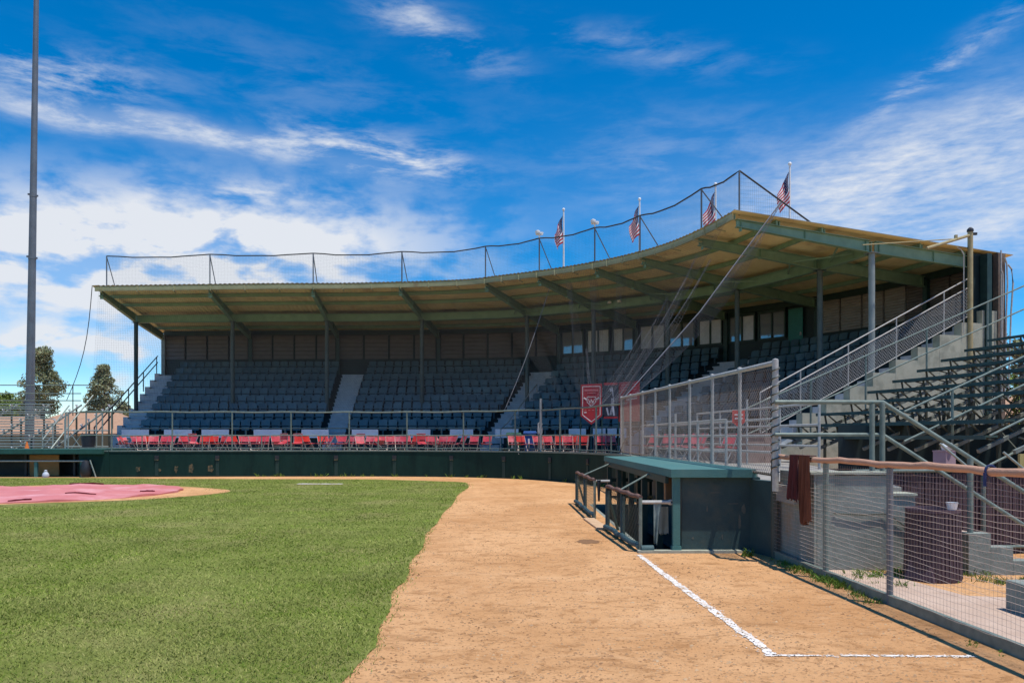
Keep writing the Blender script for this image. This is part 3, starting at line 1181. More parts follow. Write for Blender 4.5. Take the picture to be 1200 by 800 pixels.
def seat_shape(mb):
    rings = []
    for z, y in ((.545, .02), (.62, .035), (.74, .065), (.845, .10)):
        rr = []
        for k in range(5):
            x = -.212 + .424 * k / 4
            rr.append((x, y + .035 * (1 - (x / .212) ** 2), z - (.03 if (z > .8 and k in (0, 4)) else .02 if (z < .56 and k in (0, 4)) else 0)))
        back = [(x, y_ + .03, z_) for x, y_, z_ in rr[::-1]]
        rings.append(rr + back)
    mb.loft(rings)
    mb.box((0, .05, .40), (.36, .07, .20), rx=-.15)
    mb.box((0, .06, .20), (.06, .06, .40))
    mb.box((-.24, -.02, .56), (.03, .16, .04))
    return mb


seat_shape(seat_mb)
seat_me = _mesh('stadium_seat', seat_mb, M_SEAT, (0, 0, 0), True)
SEATPOS = []
for r in range(ROWS):
    t = ROW_T0 + r * ROW_D + .45
    z = ROW_Z0 + r * ROW_H + .002
    edges = [(-18.2, -9.1), (-7.95, -2.1), (-1.1, 3.2), (4.0, 6.1)]
    for (ua, ub) in edges:
        L_ = arc_us(t, ua, ub, .505)
        for u0, u1 in zip(L_[:-1], L_[1:]):
            u = (u0 + u1) / 2
            p = P3(u, t, z)
            SEATPOS.append((p, -PH(u)))
SEATPOS.sort(key=lambda q: q[0].length)
SEATPOS.sort(key=lambda q: (q[0].y if q[0].x < 3 else q[0].y + 8))
for p, a in SEATPOS[:300]:
    a += random.gauss(0, .03)
    m_ = Matrix.Translation(p) @ Matrix.Rotation(a, 4, 'Z') @ Matrix.Rotation(random.gauss(0, .035), 4, 'X')
    inst('stadium_seat', seat_me, gs, m_)
mb = MB()
for p, a in SEATPOS[300:]:
    m_ = Matrix.Translation(p) @ Matrix.Rotation(a + random.gauss(0, .03), 4, 'Z')
    mb.add([m_ @ V3(v) for v in seat_mb.v], seat_mb.f)
part('upper_row_seats', mb, M_SEAT, gs, kind='stuff')

# back wall: dark lower wall, panels between posts above
mb = MB()
mb.loft([[P3(u, BACK_T, 0), P3(u, BACK_T, 6.35), P3(u, BACK_T + .18, 6.35), P3(u, BACK_T + .18, 0)] for u in us])
part('lower_back_wall', mb, M_BACKLOW, gs)
mb = MB()
mb.loft([[P3(u, BACK_T + .16, 6.352), P3(u, BACK_T + .16, 8.045), P3(u, BACK_T + .22, 8.045), P3(u, BACK_T + .22, 6.352)] for u in us])
part('backing_wall', mb, M_BACKLOW, gs)
mb = MB()
mb.loft([[P3(u, BACK_T - .06, 7.78), P3(u, BACK_T - .06, 8.05), P3(u, BACK_T + .14, 8.05), P3(u, BACK_T + .14, 7.78)] for u in us])
part('wall_top_beam', mb, M_DARKGREEN, gs)
BOX0, BOX1 = -1.6, 4.30                # press box stretch
for (a, b) in zip(BEAM_U[:-1], BEAM_U[1:]):
    segs = arc_us(BACK_T, a, b, 1.45 if a < 4.5 else 1.05)
    for u0, u1 in zip(segs[:-1], segs[1:]):
        um = (u0 + u1) / 2
        du = (u1 - u0)
        ua, ub = u0 + du * .05, u1 - du * .05
        if u1 > segs[-1] - 1e-6:
            ub -= du * .10
        if BOX0 < um < BOX1:
            # press box window: frame and pane
            mb = MB()
            for z0, z1 in ((6.353, 6.43), (7.62, 7.76)):
                mb.prism([P3(ua, BACK_T - .05, z0), P3(ub, BACK_T - .05, z0), P3(ub, BACK_T + .12, z0), P3(ua, BACK_T + .12, z0)], (0, 0, z1 - z0))
            for uc in (ua, ua + (ub - ua) * .48, ub - (ub - ua) * .05):
                w = (ub - ua) * .05
                mb.prism([P3(uc, BACK_T - .045, 6.432), P3(uc + w, BACK_T - .045, 6.432), P3(uc + w, BACK_T + .10, 6.432), P3(uc, BACK_T + .10, 6.432)], (0, 0, 7.618 - 6.432))
            w_ = part('press_box_window', mb, M_DARKGREEN, gs)
            for k in range(2):
                va = ua + (ub - ua) * (.055 if k == 0 else .535)
                vb = ua + (ub - ua) * (.475 if k == 0 else .945)
                mb = MB()
                mb.prism([P3(va, BACK_T + .03, 6.435), P3(vb, BACK_T + .03, 6.435), P3(vb, BACK_T + .045, 6.435), P3(va, BACK_T + .045, 6.435)], (0, 0, 7.615 - 6.435))
                part('pane', mb, M_PANEWHITE if random.random() < .62 else M_GLASS, w_)
        elif 4.30 < um < 4.75:
            ub = ua + (ub - ua) * .58
            mb = MB()
            mb.prism([P3(ua, BACK_T - .04, 5.45), P3(ub, BACK_T - .04, 5.45), P3(ub, BACK_T - .004, 5.45), P3(ua, BACK_T - .004, 5.45)], (0, 0, 2.2))
            d_ = part('door', mb, M_DOOR, gs, label='teal door standing beside the press box')
            mb = MB()
            q = P3(ub - (ub - ua) * .12, BACK_T - .07, 6.45)
            mb.box(q, (.06, .06, .14))
            part('handle', mb, M_GALV, d_)
        else:
            mb = MB()
            nz = 12 if um > 4.5 else 6
            for k in range(nz):
                z0 = 6.36 + 1.40 * k / nz
                z1 = 6.36 + 1.40 * (k + 1) / nz
                mb.add([P3(ua, BACK_T - .02, z0 + .01), P3(ub, BACK_T - .02, z0 + .01), P3(ub, BACK_T + .03, z1 - .012), P3(ua, BACK_T + .03, z1 - .012),
                        P3(ub, BACK_T - .02, z1 + .01), P3(ua, BACK_T - .02, z1 + .01)], [(0, 1, 2, 3), (3, 2, 4, 5)])
            mb.prism([P3(ua, BACK_T + .035, 6.36), P3(ub, BACK_T + .035, 6.36), P3(ub, BACK_T + .15, 6.36), P3(ua, BACK_T + .15, 6.36)], (0, 0, 1.40))
            part('wall_panel', mb, M_LOUVER if 4.5 < um < 6.0 else M_PANEL, gs)  # right end takes the darker grey: its deep shade is painted in

# side wall at the back of the right end
mb = MB()
a = P3(U1, 9.2, 5.6) - TE * .05
mb.prism([a, a + TE * .18, a + TE * .18 + NE * 1.3, a + NE * 1.3], (0, 0, 2.45))
part('end_wall', mb, M_BACKLOW, gs)

# roof deck: corrugated sheet per bay
bays = list(zip(BEAM_U[:-1], BEAM_U[1:]))
for bi, (a, b) in enumerate(bays):
    a_ = a - (.35 if bi == 0 else 0)
    b_ = b + (.06 if bi == len(bays) - 1 else 0)
    L_ = arc_us(3.0, max(a_, U0), min(b_, U1), .115)
    if bi == 0:
        L_ = [a_] + L_
    if bi == len(bays) - 1:
        L_ = L_ + [b_]
    mb = MB()
    ts = (-.05, 5.0, 10.95)
    vs = []
    for extra in (0, .014):
        for i, u in enumerate(L_):
            dz = 0 if i in (0, len(L_) - 1) else .018 if i % 2 else -.018
            for t in ts:
                vs.append(P3(u, t, deck_z(t) + dz + extra))
    n = len(L_)
    base = n * 3
    for k in range(2):
        for i in range(n - 1):
            q = (i * 3 + k, (i + 1) * 3 + k, (i + 1) * 3 + k + 1, i * 3 + k + 1)
            mb.f.append(q)
            mb.mi.append(0)
            mb.f.append(tuple(j + base for j in q[::-1]))
            mb.mi.append(1)
    for i in range(n - 1):
        for k in (0, 2):
            q = (i * 3 + k, (i + 1) * 3 + k, (i + 1) * 3 + k + base, i * 3 + k + base)
            mb.f.append(q)
            mb.mi.append(1)
    for i in (0, n - 1):
        for k in range(2):
            mb.f.append((i * 3 + k, i * 3 + k + 1, i * 3 + k + 1 + base, i * 3 + k + base))
            mb.mi.append(1)
    mb.v = [tuple(p) for p in vs]
    part('roof_sheet', mb, [M_DECKUNDER, M_DECKTOP], gs)

# purlins along the curve (one run each), fascia channel, girder over the columns
for t, h, w, m_ in ((0.0, .21, .07, mat('olive_fascia', (0.42, 0.40, 0.22), (0.34, 0.33, 0.17), rough=.6, scale=2, c3=(0.30, 0.22, 0.11), s3=1.5, lo3=.58, hi3=.7)), (1.6, .16, .07, M_GREENSTEEL), (3.3, .16, .07, M_GREENSTEEL), (7.2, .16, .07, M_GREENSTEEL), (9.0, .16, .07, M_GREENSTEEL)):
    zt = deck_z(t) - .035
    mb = MB()
    uu = [U0 - .2 + (U1 - U0 + .22) * i / 110 for i in range(111)]
    mb.loft([[P3(u, t - w / 2, zt - h), P3(u, t - w / 2, zt), P3(u, t + w / 2, zt), P3(u, t + w / 2, zt - h)] for u in uu])
    for dz in (0, -h):
        pass
    part('fascia_channel' if t == 0 else 'purlin', mb, m_, gs)
zt = deck_z(COLT) - .20
mb = MB()
for zz, hh, ww in ((zt, .02, .20), (zt - .38, .02, .20), (zt - .02, .36, .03)):
    mb.loft([[P3(u, COLT - ww / 2, zz - hh), P3(u, COLT - ww / 2, zz), P3(u, COLT + ww / 2, zz), P3(u, COLT + ww / 2, zz - hh)] for u in [U0 + (U1 - U0) * i / 110 for i in range(111)]])
part('girder', mb, M_GREENSTEEL, gs)

for (a, b) in zip(BEAM_U[:-1], BEAM_U[1:]):
    for k in (0, 1, 2):
        u = a + (b - a) * (k / 3 + .02)
        mb = MB()
        mb.bar(P3(u, -.05, 8.70), P3(u, -.05, 8.46), .05, .03, up=(0, 1, 0))
        mb.bar(P3(u, -.04, 8.47), P3(u, .30, 8.43), .04, .03)
        part('fascia_bracket', mb, MATS['olive_fascia'], gs)
# rafters: I beams from near the eave to the back wall; columns under them
for bi, u in enumerate(BEAM_U):
    s0 = P3(u, .22, 0)
    nrm = (P3(u, 2, 0) - P3(u, 1, 0)).normalized()
    side = V3((nrm.y, -nrm.x, 0))
    off = side * 0
    mb = MB()
    for (t0, t1) in ((.18, COLT - .11), (COLT + .11, 10.2)):
        def zc(t):
            return deck_z(t) - .20
        dpt = .36
        a0, a1 = P3(u, t0, zc(t0)), P3(u, t1, zc(t1))
        slope = (a1 - a0)
        tip = .16 if t0 < 1 else 0
        # web
        mb.add([a0 - side * .012, a1 - side * .012, a1 - side * .012 - V3((0, 0, dpt)), a0 - side * .012 - V3((0, 0, dpt - tip)),
                a0 + side * .012, a1 + side * .012, a1 + side * .012 - V3((0, 0, dpt)), a0 + side * .012 - V3((0, 0, dpt - tip))],
               [(0, 1, 2, 3), (7, 6, 5, 4), (0, 3, 7, 4), (1, 5, 6, 2)])
        mb.bar(a0 + V3((0, 0, .012)), a1 + V3((0, 0, .012)), .17, .022)
        mb.bar(a0 - V3((0, 0, dpt - tip + .012)), a1 - V3((0, 0, dpt + .012)), .17, .022)
        for tt in np.linspace(t0 + .15, t1 - .15, 3):
            q = P3(u, tt, zc(tt) - dpt / 2)
            mb.bar(q - V3((0, 0, dpt / 2 - .02)), q + V3((0, 0, dpt / 2 - .02)), .15, .012, up=nrm)
    part('roof_beam', mb, M_GREENSTEEL, gs)
    # purlin cleats on the beam
    mb = MB()
    for t in (.1, 1.72, 3.42, 7.32, 9.12):
        q = P3(u, t, deck_z(t) - .115)
        mb.bar(q - V3((0, 0, .08)), q + V3((0, 0, .08)), .12, .035, up=nrm)
    part('cleat', mb, M_GREENSTEEL, gs)
    # column
    ztop = deck_z(COLT) - .60
    zb = ROW_Z0 + ROW_H * 3
    if bi in (0,):
        zb = FLOOR_Z
    p = P3(u, COLT, 0)
    mb = MB()
    mb.tube((p.x, p.y, zb - .1), (p.x, p.y, ztop), .105, 12)
    mb.box((p.x, p.y, ztop + .012), (.34, .34, .024), -PH(u))
    part('column', mb, M_GREYCOL if bi == len(BEAM_U) - 1 else M_COLUMN if bi else M_DARKGREEN, gs, smooth=True)
    # back post
    q = P3(u, BACK_T - .12, 0)
    if bi not in (len(BEAM_U) - 1,):
        mb = MB()
        mb.box((q.x, q.y, 4.0 + 1.9), (.2, .16, 3.9), -PH(u))
        part('back_post', mb, M_DARKGREEN if bi else M_GREYCOL, gs)
# knee braces at girder in the right bays
for bi in range(4, len(BEAM_U)):
    u = BEAM_U[bi]
    for sgn in (-1, 1):
        uu = u + sgn * .45
        if not (U0 < uu < U1):
            continue
        mb = MB()
        mb.bar(P3(u, COLT - 1.3, deck_z(4) - .48), P3(uu, COLT - .1, deck_z(COLT) - .42), .05, .05)
        part('knee_brace', mb, M_GREENSTEEL, gs)
# end frame at the far right back: dark post, light post with conduits
p = P3(U1, 9.75, 0) + TE * .32
mb = MB()
mb.box((p.x, p.y, 4.0), (.30, .20, 8.0), -1.30)
part('end_post', mb, M_DARKGREEN, gs)
p = P3(U1, 10.35, 0) + TE * .30
mb = MB()
mb.box((p.x, p.y, 4.05), (.22, .30, 8.0), -1.30)
part('end_post', mb, M_STONE, gs, label='weathered post at the outer corner')
mb = MB()
for k, (dx, bow) in enumerate(((.30, .0), (.42, .12), (.52, .22), (.2, .05))):
    q = p + TE * (.12 + .04 * k) + NE * (dx - .35)
    pts = [q + V3((0, 0, 8.15 - .25 * k)), q + V3((0, 0, 7.9 - .2 * k)) + NE * bow * .7, q + V3((0, 0, 7.0)) + NE * bow, q + V3((0, 0, 6.0)) + NE * bow * .6, q + V3((0, 0, 3.0))]
    mb.ptube(pts, .028, 6)
part('conduit', mb, M_GALV, gs, smooth=True)
# cable tray light under the girder
for u in (1.6, 1.9):
    q = P3(u, COLT - .25, deck_z(COLT) - .38)
    mb = MB()
    mb.lathe((q.x, q.y, q.z), [(.02, .12), (.09, .08), (.10, 0)], 10)
    part('lamp_shade', mb, M_WHITE, gs, smooth=True)

# ---- railing of the open end stair with wire mesh
rl = thing('stair_guard', 'tall galvanised guard rail with mesh along the open end stair of the grandstand', 'railing', tuple(P3(U1, 2.3, 2.2)))


def stair_z(t):
    return 1.22 + .495 * t


def SR(t, h, off=.22):
    return P3(U1, t, stair_z(t) + h) + TE * off


for h in (1.42, 1.10, .12):
    mb = MB()
    mb.tube(SR(.9, h), SR(9.2, h), .023 if h > .5 else .015, 8)
    part('rail', mb, M_GALV, rl, smooth=True)
for t in (.9, 2.38, 4.2, 6.1, 8.06):
    mb = MB()
    mb.tube(SR(t, -.12), SR(t, 1.42), .022, 8)
    part('post', mb, M_GALV, rl, smooth=True)


def diamond_mesh(P, ulen, vlen, pitch, r, mb, n=3):
    """chain-link: crossing straight wires clipped to the panel, P(u,v) gives the point"""
    def clip(u0, v0, du, dv):
        pts = []
        t0, t1 = 0.0, 1e9
        for x0, d, m_ in ((u0, du, ulen), (v0, dv, vlen)):
            a, b = sorted(((0 - x0) / d, (m_ - x0) / d))
            t0, t1 = max(t0, a), min(t1, b)
        if t1 - t0 > .02:
            return (u0 + du * t0, v0 + dv * t0), (u0 + du * t1, v0 + dv * t1)
    k = -vlen
    while k < ulen:
        for (u0, du) in ((k, 1), (k + vlen, -1)):
            c = clip(u0, 0 - 1e-6, du, 1)
            if c:
                mb.tube(P(*c[0]), P(*c[1]), r, n, cap=False)
        k += pitch
    return mb


mb = MB()
diamond_mesh(lambda u, v: SR(.9 + u * .86, v + .12), 9.6, .98, .115, .0040, mb)
part('wire_mesh', mb, M_WIRE, rl, kind='stuff')

# left end railings (black) seen against the sky
rl = thing('end_stair_railing', 'black double pipe railing climbing the far left end stair', 'railing', tuple(P3(U0, 2, 1.5)))
for h in (1.0, .62):
    mb = MB()
    mb.tube(P3(U0, .2, 1.15 + h) + V3((-.3, 0, 0)), P3(U0, 10.2, 5.55 + h) + V3((-.3, 0, 0)), .03, 8)
    part('rail', mb, M_BLACK, rl, smooth=True)
for t in (.2, 2.6, 5.0, 7.5, 10.0):
    z = 1.15 + (t - .2) * .44
    mb = MB()
    mb.tube(P3(U0, t, z - .1) + V3((-.3, 0, 0)), P3(U0, t, z + 1.0) + V3((-.3, 0, 0)), .03, 8)
    part('post', mb, M_BLACK, rl, smooth=True)

# hand rail on the middle aisle
rl = thing('aisle_handrail', 'pale hand rail beside the aisle steps right of centre', 'railing', tuple(P3(-1.1, 1.6, 1.2)))
mb = MB()
mb.ptube([P3(-1.08, 1.4, 2.05), P3(-1.08, 2.3, 2.4), P3(-1.08, 5.2, 4.0), P3(-1.08, 6.0, 4.4)], .03, 8)
part('rail', mb, M_GALV, rl, smooth=True)
for t, zb, zt in ((1.42, FLOOR_Z, 2.05), (3.6, 2.2, 3.11), (5.98, 3.5, 4.4)):
    mb = MB()
    mb.tube(P3(-1.08, t, zb), P3(-1.08, t, zt), .028, 8)
    part('post', mb, M_GALV, rl, smooth=True)

# ================================================================== CONCOURSE FURNITURE
def u_at(px, t):
    lo, hi = -20.3, 7.1
    for _ in range(50):
        mid = (lo + hi) / 2
        x, y = P2(mid, t)
        if x / y < (px - 600) / 900:
            lo = mid
        else:
            hi = mid
    return (lo + hi) / 2


# net fence standing on the wall
nf = thing('wall_top_fence', 'three-rail pipe fence standing along the top of the green wall', 'fence', (0, 31.1, WTOP))
for z, r in ((2.76, .032), (1.76, .024), (1.22, .02)):
    mb = MB()
    mb.ptube([WPt(S_CORNER * i / 70, .11) + V3((0, 0, z + .012 * math.sin(i * .9))) for i in range(71)], r, 8)
    part('rail', mb, M_PIPEGREEN, nf, smooth=True)
s_ = 1.3
k = 0
while s_ < S_CORNER:
    p = WPt(s_, .11)
    mb = MB()
    hi = 2.76 if k % 1 == 0 else 1.76
    mb.tube((p.x, p.y, WTOP), (p.x, p.y, hi), .032, 8)
    part('post', mb, M_PIPEGREEN, nf, smooth=True)
    q = WPt(s_ + 1.25, .11)
    if s_ + 1.25 < S_CORNER:
        mb = MB()
        mb.tube((q.x, q.y, WTOP), (q.x, q.y, 1.76), .026, 8)
        part('short_post', mb, M_PIPEGREEN, nf, smooth=True)
    s_ += 2.5
    k += 1
p = WPt(S_CORNER - 6.3, .11)
mb = MB()
mb.tube((p.x, p.y, WTOP), (p.x, p.y, 3.2), .045, 8)
part('post', mb, M_GALV, nf, label='taller pale post', smooth=True)

BORD = ['leftmost'] + [w_ + ' from the left' for w_ in 'second third fourth fifth sixth seventh eighth ninth tenth eleventh twelfth thirteenth'.split()]
# rear rail with sign boards
rr = thing('seat_front_rail', 'low pipe rail in front of the lowest seats holding white boards', 'railing', (-6, 37, FLOOR_Z))
for (ua, ub) in ((-18.3, -2.05), (-1.15, 1.2), (2.3, 6.0)):
    mb = MB()
    mb.ptube([P3(ua + (ub - ua) * i / 40, 1.72, 2.12) for i in range(41)], .028, 8)
    part('rail', mb, M_PIPEGREEN, rr, smooth=True)
    L_ = arc_us(1.72, ua, ub, 1.9)
    for u in L_:
        mb = MB()
        mb.tube(P3(u, 1.72, FLOOR_Z), P3(u, 1.72, 2.12), .026, 8)
        part('post', mb, M_PIPEGREEN, rr, smooth=True)
for i, (xa, xb) in enumerate(((142, 174), (192, 224.5), (236, 268), (297, 330), (353, 385), (412, 443), (476, 504), (527, 554), (580, 607), (666, 686), (694, 709), (711, 722), (725, 733))):
    ua, ub = u_at(xa, 1.62), u_at(xb, 1.62)
    a, b = P3(ua, 1.66, 1.66), P3(ub, 1.66, 1.66)
    c = (a + b) / 2
    bd = thing('sign_board', 'white sign board, %s on the rail behind the red chairs' % BORD[i], 'sign', tuple(c), 'white boards along the seat rail')
    mb = MB()
    nn = (b - a).normalized()
    fr = V3((nn.y, -nn.x, 0))
    rings = []
    for k in range(9):
        q = a + (b - a) * (k / 8) + fr * (.012 * math.sin(k * 1.3 + i))
        rings.append([q, q + V3((0, 0, .40)), q + V3((0, 0, .40)) - fr * .012, q - fr * .012])
    mb.loft(rings)
    part('panel', mb, M_BOARD, bd)
    if i % 3 == 1:
        # faded emblem: two spread wings as on the middle boards
        mb = MB()
        for sg in (-1, 1):
            pl = [c + nn * (sg * x) + fr * .022 + V3((0, 0, z)) for x, z in ((0, .14), (.10, .19), (.30, .33), (.14, .27), (.02, .21))]
            mb.prism(pl, fr * .004)
        part('emblem', mb, M_WHITE, bd)

# red folding chairs
ch = thing('folding_chair', 'red folding chair in the front row close behind the green wall', 'chair', (0, 0, 0), 'red folding chairs behind the wall')
mb = MB()
for sx in (-.21, .21):
    mb.ptube([(sx, -.30, .0), (sx, -.02, .43), (sx, .17, .80)], .013, 6)
    mb.ptube([(sx * .86, .26, 0), (sx * .86, -.16, .44)], .013, 6)
mb.tube((-.21, .17, .80), (.21, .17, .80), .013, 6)
mb.tube((-.18, .22, .06), (.18, .22, .06), .010, 6)
mb.tube((-.21, -.22, .12), (.21, -.22, .12), .010, 6)
part('frame', mb, M_CHROME, ch, smooth=True)
mb = MB()
rings = []
for k in range(6):
    t = k / 5
    y = -.22 + .40 * t
    z = .455 - .03 * t + (.012 if 0 < k < 5 else 0)
    rings.append([(-.20, y, z), (0, y, z - .012), (.20, y, z), (.20, y, z - .02), (0, y, z - .032), (-.20, y, z - .02)])
mb.loft(rings)
part('seat', mb, M_RED, ch, smooth=True)
mb = MB()
rings = []
for k in range(5):
    t = k / 4
    z = .53 + .28 * t
    y = .055 + .115 * t
    rings.append([(-.205, y - .02, z), (-.1, y + .005, z), (.1, y + .005, z), (.205, y - .02, z), (.205, y - .002, z), (.1, y + .022, z), (-.1, y + .022, z), (-.205, y - .002, z)])
mb.loft(rings)
part('backrest', mb, M_RED, ch, smooth=True)
ch.scale = (.95, .95, .92)
first = [True]
RED2 = {}
for c in ch.children:
    nmk = c.name.split('.')[0]
    if nmk != 'frame':
        me = c.data.copy()
        me.materials.clear()
        me.materials.append(M_REDBRIGHT)
        RED2[nmk] = me


def put_chair(u, t, rot, label, bright=False, tipped=False):
    p = P3(u, t, FLOOR_Z)
    COUNT[label] = COUNT.get(label, 0) + 1
    lab = label.replace('#', ORD[COUNT[label] - 1])
    if first[0]:
        first[0] = False
        ch.location = p
        ch.rotation_euler = (0, 0, rot)
        ch['label'] = lab
        return ch
    tilt = (0, 0)
    if tipped:
        tilt = (random.choice((-.5, .42)), 0)
        p.z += .10
    return dup(ch, p, rot, lab, mats=RED2 if bright else None, tilt=tilt)


_o1 = ['', 'second', 'third', 'fourth', 'fifth', 'sixth', 'seventh', 'eighth', 'ninth', 'tenth', 'eleventh', 'twelfth', 'thirteenth', 'fourteenth', 'fifteenth', 'sixteenth', 'seventeenth', 'eighteenth', 'nineteenth', 'twentieth']
_o2 = ['', 'first', 'second', 'third', 'fourth', 'fifth', 'sixth', 'seventh', 'eighth', 'ninth']
ORD = ['leftmost'] + [w_ + ' from the left' for w_ in _o1[1:]] + ['twenty-' + w_ + ' from the left' for w_ in _o2[1:]] + ['thirtieth from the left'] + ['thirty-' + w_ + ' from the left' for w_ in _o2[1:]]
COUNT = {}
LF = 'red folding chair, # in the front row close behind the green wall'
LB = 'red folding chair, # in the second row before the white boards'
LRS = ('red folding chair, # in the front row right of the blue bin', 'red folding chair, # in the middle row right of the blue bin', 'red folding chair, # in the back row right of the blue bin')
for row, (t, lab, stp) in enumerate(((-1.35, LF, .475), (-.60, LB, .50))):
    for u in arc_us(t, -17.7, -2.1, stp):
        put_chair(u + random.gauss(0, .09), t + random.gauss(0, .16), -PH(u) + random.gauss(.2, .75), lab, random.random() < .18, random.random() < .12)
for u in arc_us(-.4, -1.5, -.9, .6):
    put_chair(u, -.5, -PH(u) + random.gauss(0, .2), LB)
for row, t in enumerate((-1.5, -.7, .1)):
    for u in arc_us(t, .75, 3.9, .62):
        put_chair(u + random.gauss(0, .05), t + random.gauss(0, .08), -PH(u) + .5 + random.gauss(.2, .25), LRS[row], random.random() < .2)
for ci, (x, y, r) in enumerate(sorted(((4.1, 22.6, .6), (4.6, 21.6, .8), (4.1, 20.6, .7), (4.9, 20.2, 1.0), (4.4, 18.6, .8), (5.2, 22.9, .5), (5.3, 18.9, 1.0)), key=lambda q: q[0] / q[1])):
    dup(ch, (x, y, FLOOR_Z + .02), -1.3 + r * .3, 'red folding chair, %s of those on the walkway behind the chain-link fence' % ORD[ci])


def bin_(x, y, z, m_, label, w=.56, h=1.0):
    b = thing('rubbish_bin', label, 'bin', (x, y, z))
    mb = MB()
    rings = []
    for k, (s, hh) in enumerate(((.82, 0), (1, h * .86), (1.06, h * .87), (1.06, h * .9))):
        a = w / 2 * s
        rings.append([(x + sx * a * q, y + sy * a * q2, z + hh) for sx, sy, q, q2 in ((-1, -1, .8, 1), (1, -1, .8, 1), (1, -1, 1, .8), (1, 1, 1, .8), (1, 1, .8, 1), (-1, 1, .8, 1), (-1, 1, 1, .8), (-1, -1, 1, .8))])
    mb.loft(rings)
    part('body', mb, m_, b)
    mb = MB()
    a = w / 2 * 1.1
    mb.loft([[(x - a, y - a, z + h * .9), (x + a, y - a, z + h * .9), (x + a, y + a, z + h * .92), (x - a, y + a, z + h * .92)],
             [(x - a * .9, y - a * .9, z + h * .97), (x + a * .9, y - a * .9, z + h * .97), (x + a * .9, y + a * .9, z + h), (x - a * .9, y + a * .9, z + h)]])
    part('lid', mb, m_, b)
    for sx in (-1, 1):
        mb = MB()
        mb.tube((x + sx * w * .38 - .03, y + w * .5, z + .1), (x + sx * w * .38 + .03, y + w * .5, z + .1), .1, 12)
        part('wheel', mb, M_BLACK, b, smooth=True)
    mb = MB()
    mb.box((x - w * .1, y - w * .485, z + h * .45), (w * .14, .012, h * .42))
    part('sticker', mb, M_WHITE, b)
    return b


p = P3(u_at(602, -1.0), -1.0, FLOOR_Z)
bin_(p.x, p.y, p.z, M_CANGREEN, 'dark green wheeled bin behind the wall left of the blue bin', .6, .88)
p = P3(u_at(621, -.6), -.6, FLOOR_Z)
bin_(p.x, p.y, p.z, M_CANBLUE, 'blue bin between the green bin and the red chairs', .52, .95)

# pale standpipe / water tap right of the bins
p = P3(u_at(631, -.8), -.8, FLOOR_Z)
t_ = thing('standpipe', 'grey standpipe with tap beside the blue bin', 'tap', tuple(p))
mb = MB()
mb.ptube([p, p + V3((0, 0, 1.25)), p + V3((.1, 0, 1.32)), p + V3((.14, 0, 1.2))], .035, 8)
part('pipe', mb, M_GALV, t_, smooth=True)
mb = MB()
mb.box(p + V3((.06, 0, .95)), (.2, .16, .22))
part('valve_box', mb, M_GALV, t_)


# banners
def banner_frame(px0, px1, t, ztop, tilt):
    a = P3(u_at(px0, t), t, ztop)
    b = P3(u_at(px1, t), t, ztop)
    return a, b


BY = 31.0


def at(px, y, z):
    return V3(((px - 600) / 900 * y, y, z))


def plate(name, pts, m_, par, d=.006, out=0.0):
    mb = MB()
    mb.prism([V3(p) + V3((0, -out, 0)) for p in pts], (0, -d, 0))
    return part(name, mb, m_, par)


BNY = 28.2
a, b = at(680.5, BNY + .1, 3.62), at(705.5, BNY - .1, 3.64)
w = b.x - a.x
bn = thing('pennant_banner', 'red pointed banner with white shield and crossed bats hanging by the rail', 'banner', (a.x + w / 2, BNY, 2.2))
pl = [a, b, V3((b.x, b.y, 2.46)), V3((a.x + w / 2, BNY, 2.14)), V3((a.x, a.y, 2.46))]
plate('sheet', pl, M_BANNER, bn, .01)


def bp(fx, fz, o=.014):
    """point on the pennant, fx 0..1 across, fz in metres below the top"""
    return V3((a.x + w * fx, BNY + .1 - .2 * fx - o, 3.63 - fz * .905))


def stroke(pts, wd, name, par, m_, closed=False):
    mb = MB()
    P_ = list(pts) + ([pts[0]] if closed else [])
    for i in range(len(P_) - 1):
        mb.bar(P_[i], P_[i + 1], .004, wd, up=(P_[i + 1] - P_[i]).cross(V3((0, 1, 0))))
    return part(name, mb, m_, par)


stroke([bp(.09, .10), bp(.91, .10), bp(.91, 1.25), bp(.5, 1.53), bp(.09, 1.25)], .026, 'border_line', bn, M_PRINT, True)
stroke([bp(.18, .25), bp(.82, .25)], .07, 'title_lettering', bn, mat('faded_print', (0.62, 0.22, 0.23), (0.55, 0.15, 0.17)))
stroke([bp(.30, .36), bp(.70, .36)], .035, 'title_lettering', bn, MATS['faded_print'])
stroke([bp(.30, .52), bp(.70, .52), bp(.70, .74), bp(.5, .90), bp(.30, .74)], .022, 'shield', bn, M_PRINT, True)
stroke([bp(.14, .55), bp(.28, .63)], .055, 'bat', bn, M_PRINT)
stroke([bp(.86, .55), bp(.72, .63)], .055, 'bat', bn, M_PRINT)
stroke([bp(.36, .60), bp(.43, .78), bp(.5, .62), bp(.57, .78), bp(.64, .60)], .022, 'letter_emblem', bn, M_PRINT)
for k in range(4):
    stroke([bp(.17 + .18 * k, 1.06), bp(.27 + .18 * k, 1.06)], .03, 'year_lettering', bn, MATS['faded_print'])
stroke([bp(.16, 1.15), bp(.28, 1.15)], .04, 'year_lettering', bn, M_PRINT)
for q in (a, b):
    mb = MB()
    mb.tube((q.x, q.y + .03, FLOOR_Z), (q.x, q.y + .03, q.z + .02), .02, 8)
    part('hanging_pole', mb, M_DARKGREEN, bn, smooth=True)

a2, b2 = at(707.5, BNY, 3.66), at(723.5, BNY - .2, 3.67)
po = thing('player_poster', 'dark poster with a pale batting figure and red edge beside the pennant', 'poster', ((a2.x + b2.x) / 2, BNY - .1, 2.4))
plate('sheet', [a2, b2, V3((b2.x, b2.y, 2.36)), V3((a2.x, a2.y, 2.36))], M_POSTER, po, .01)
w2 = b2.x - a2.x


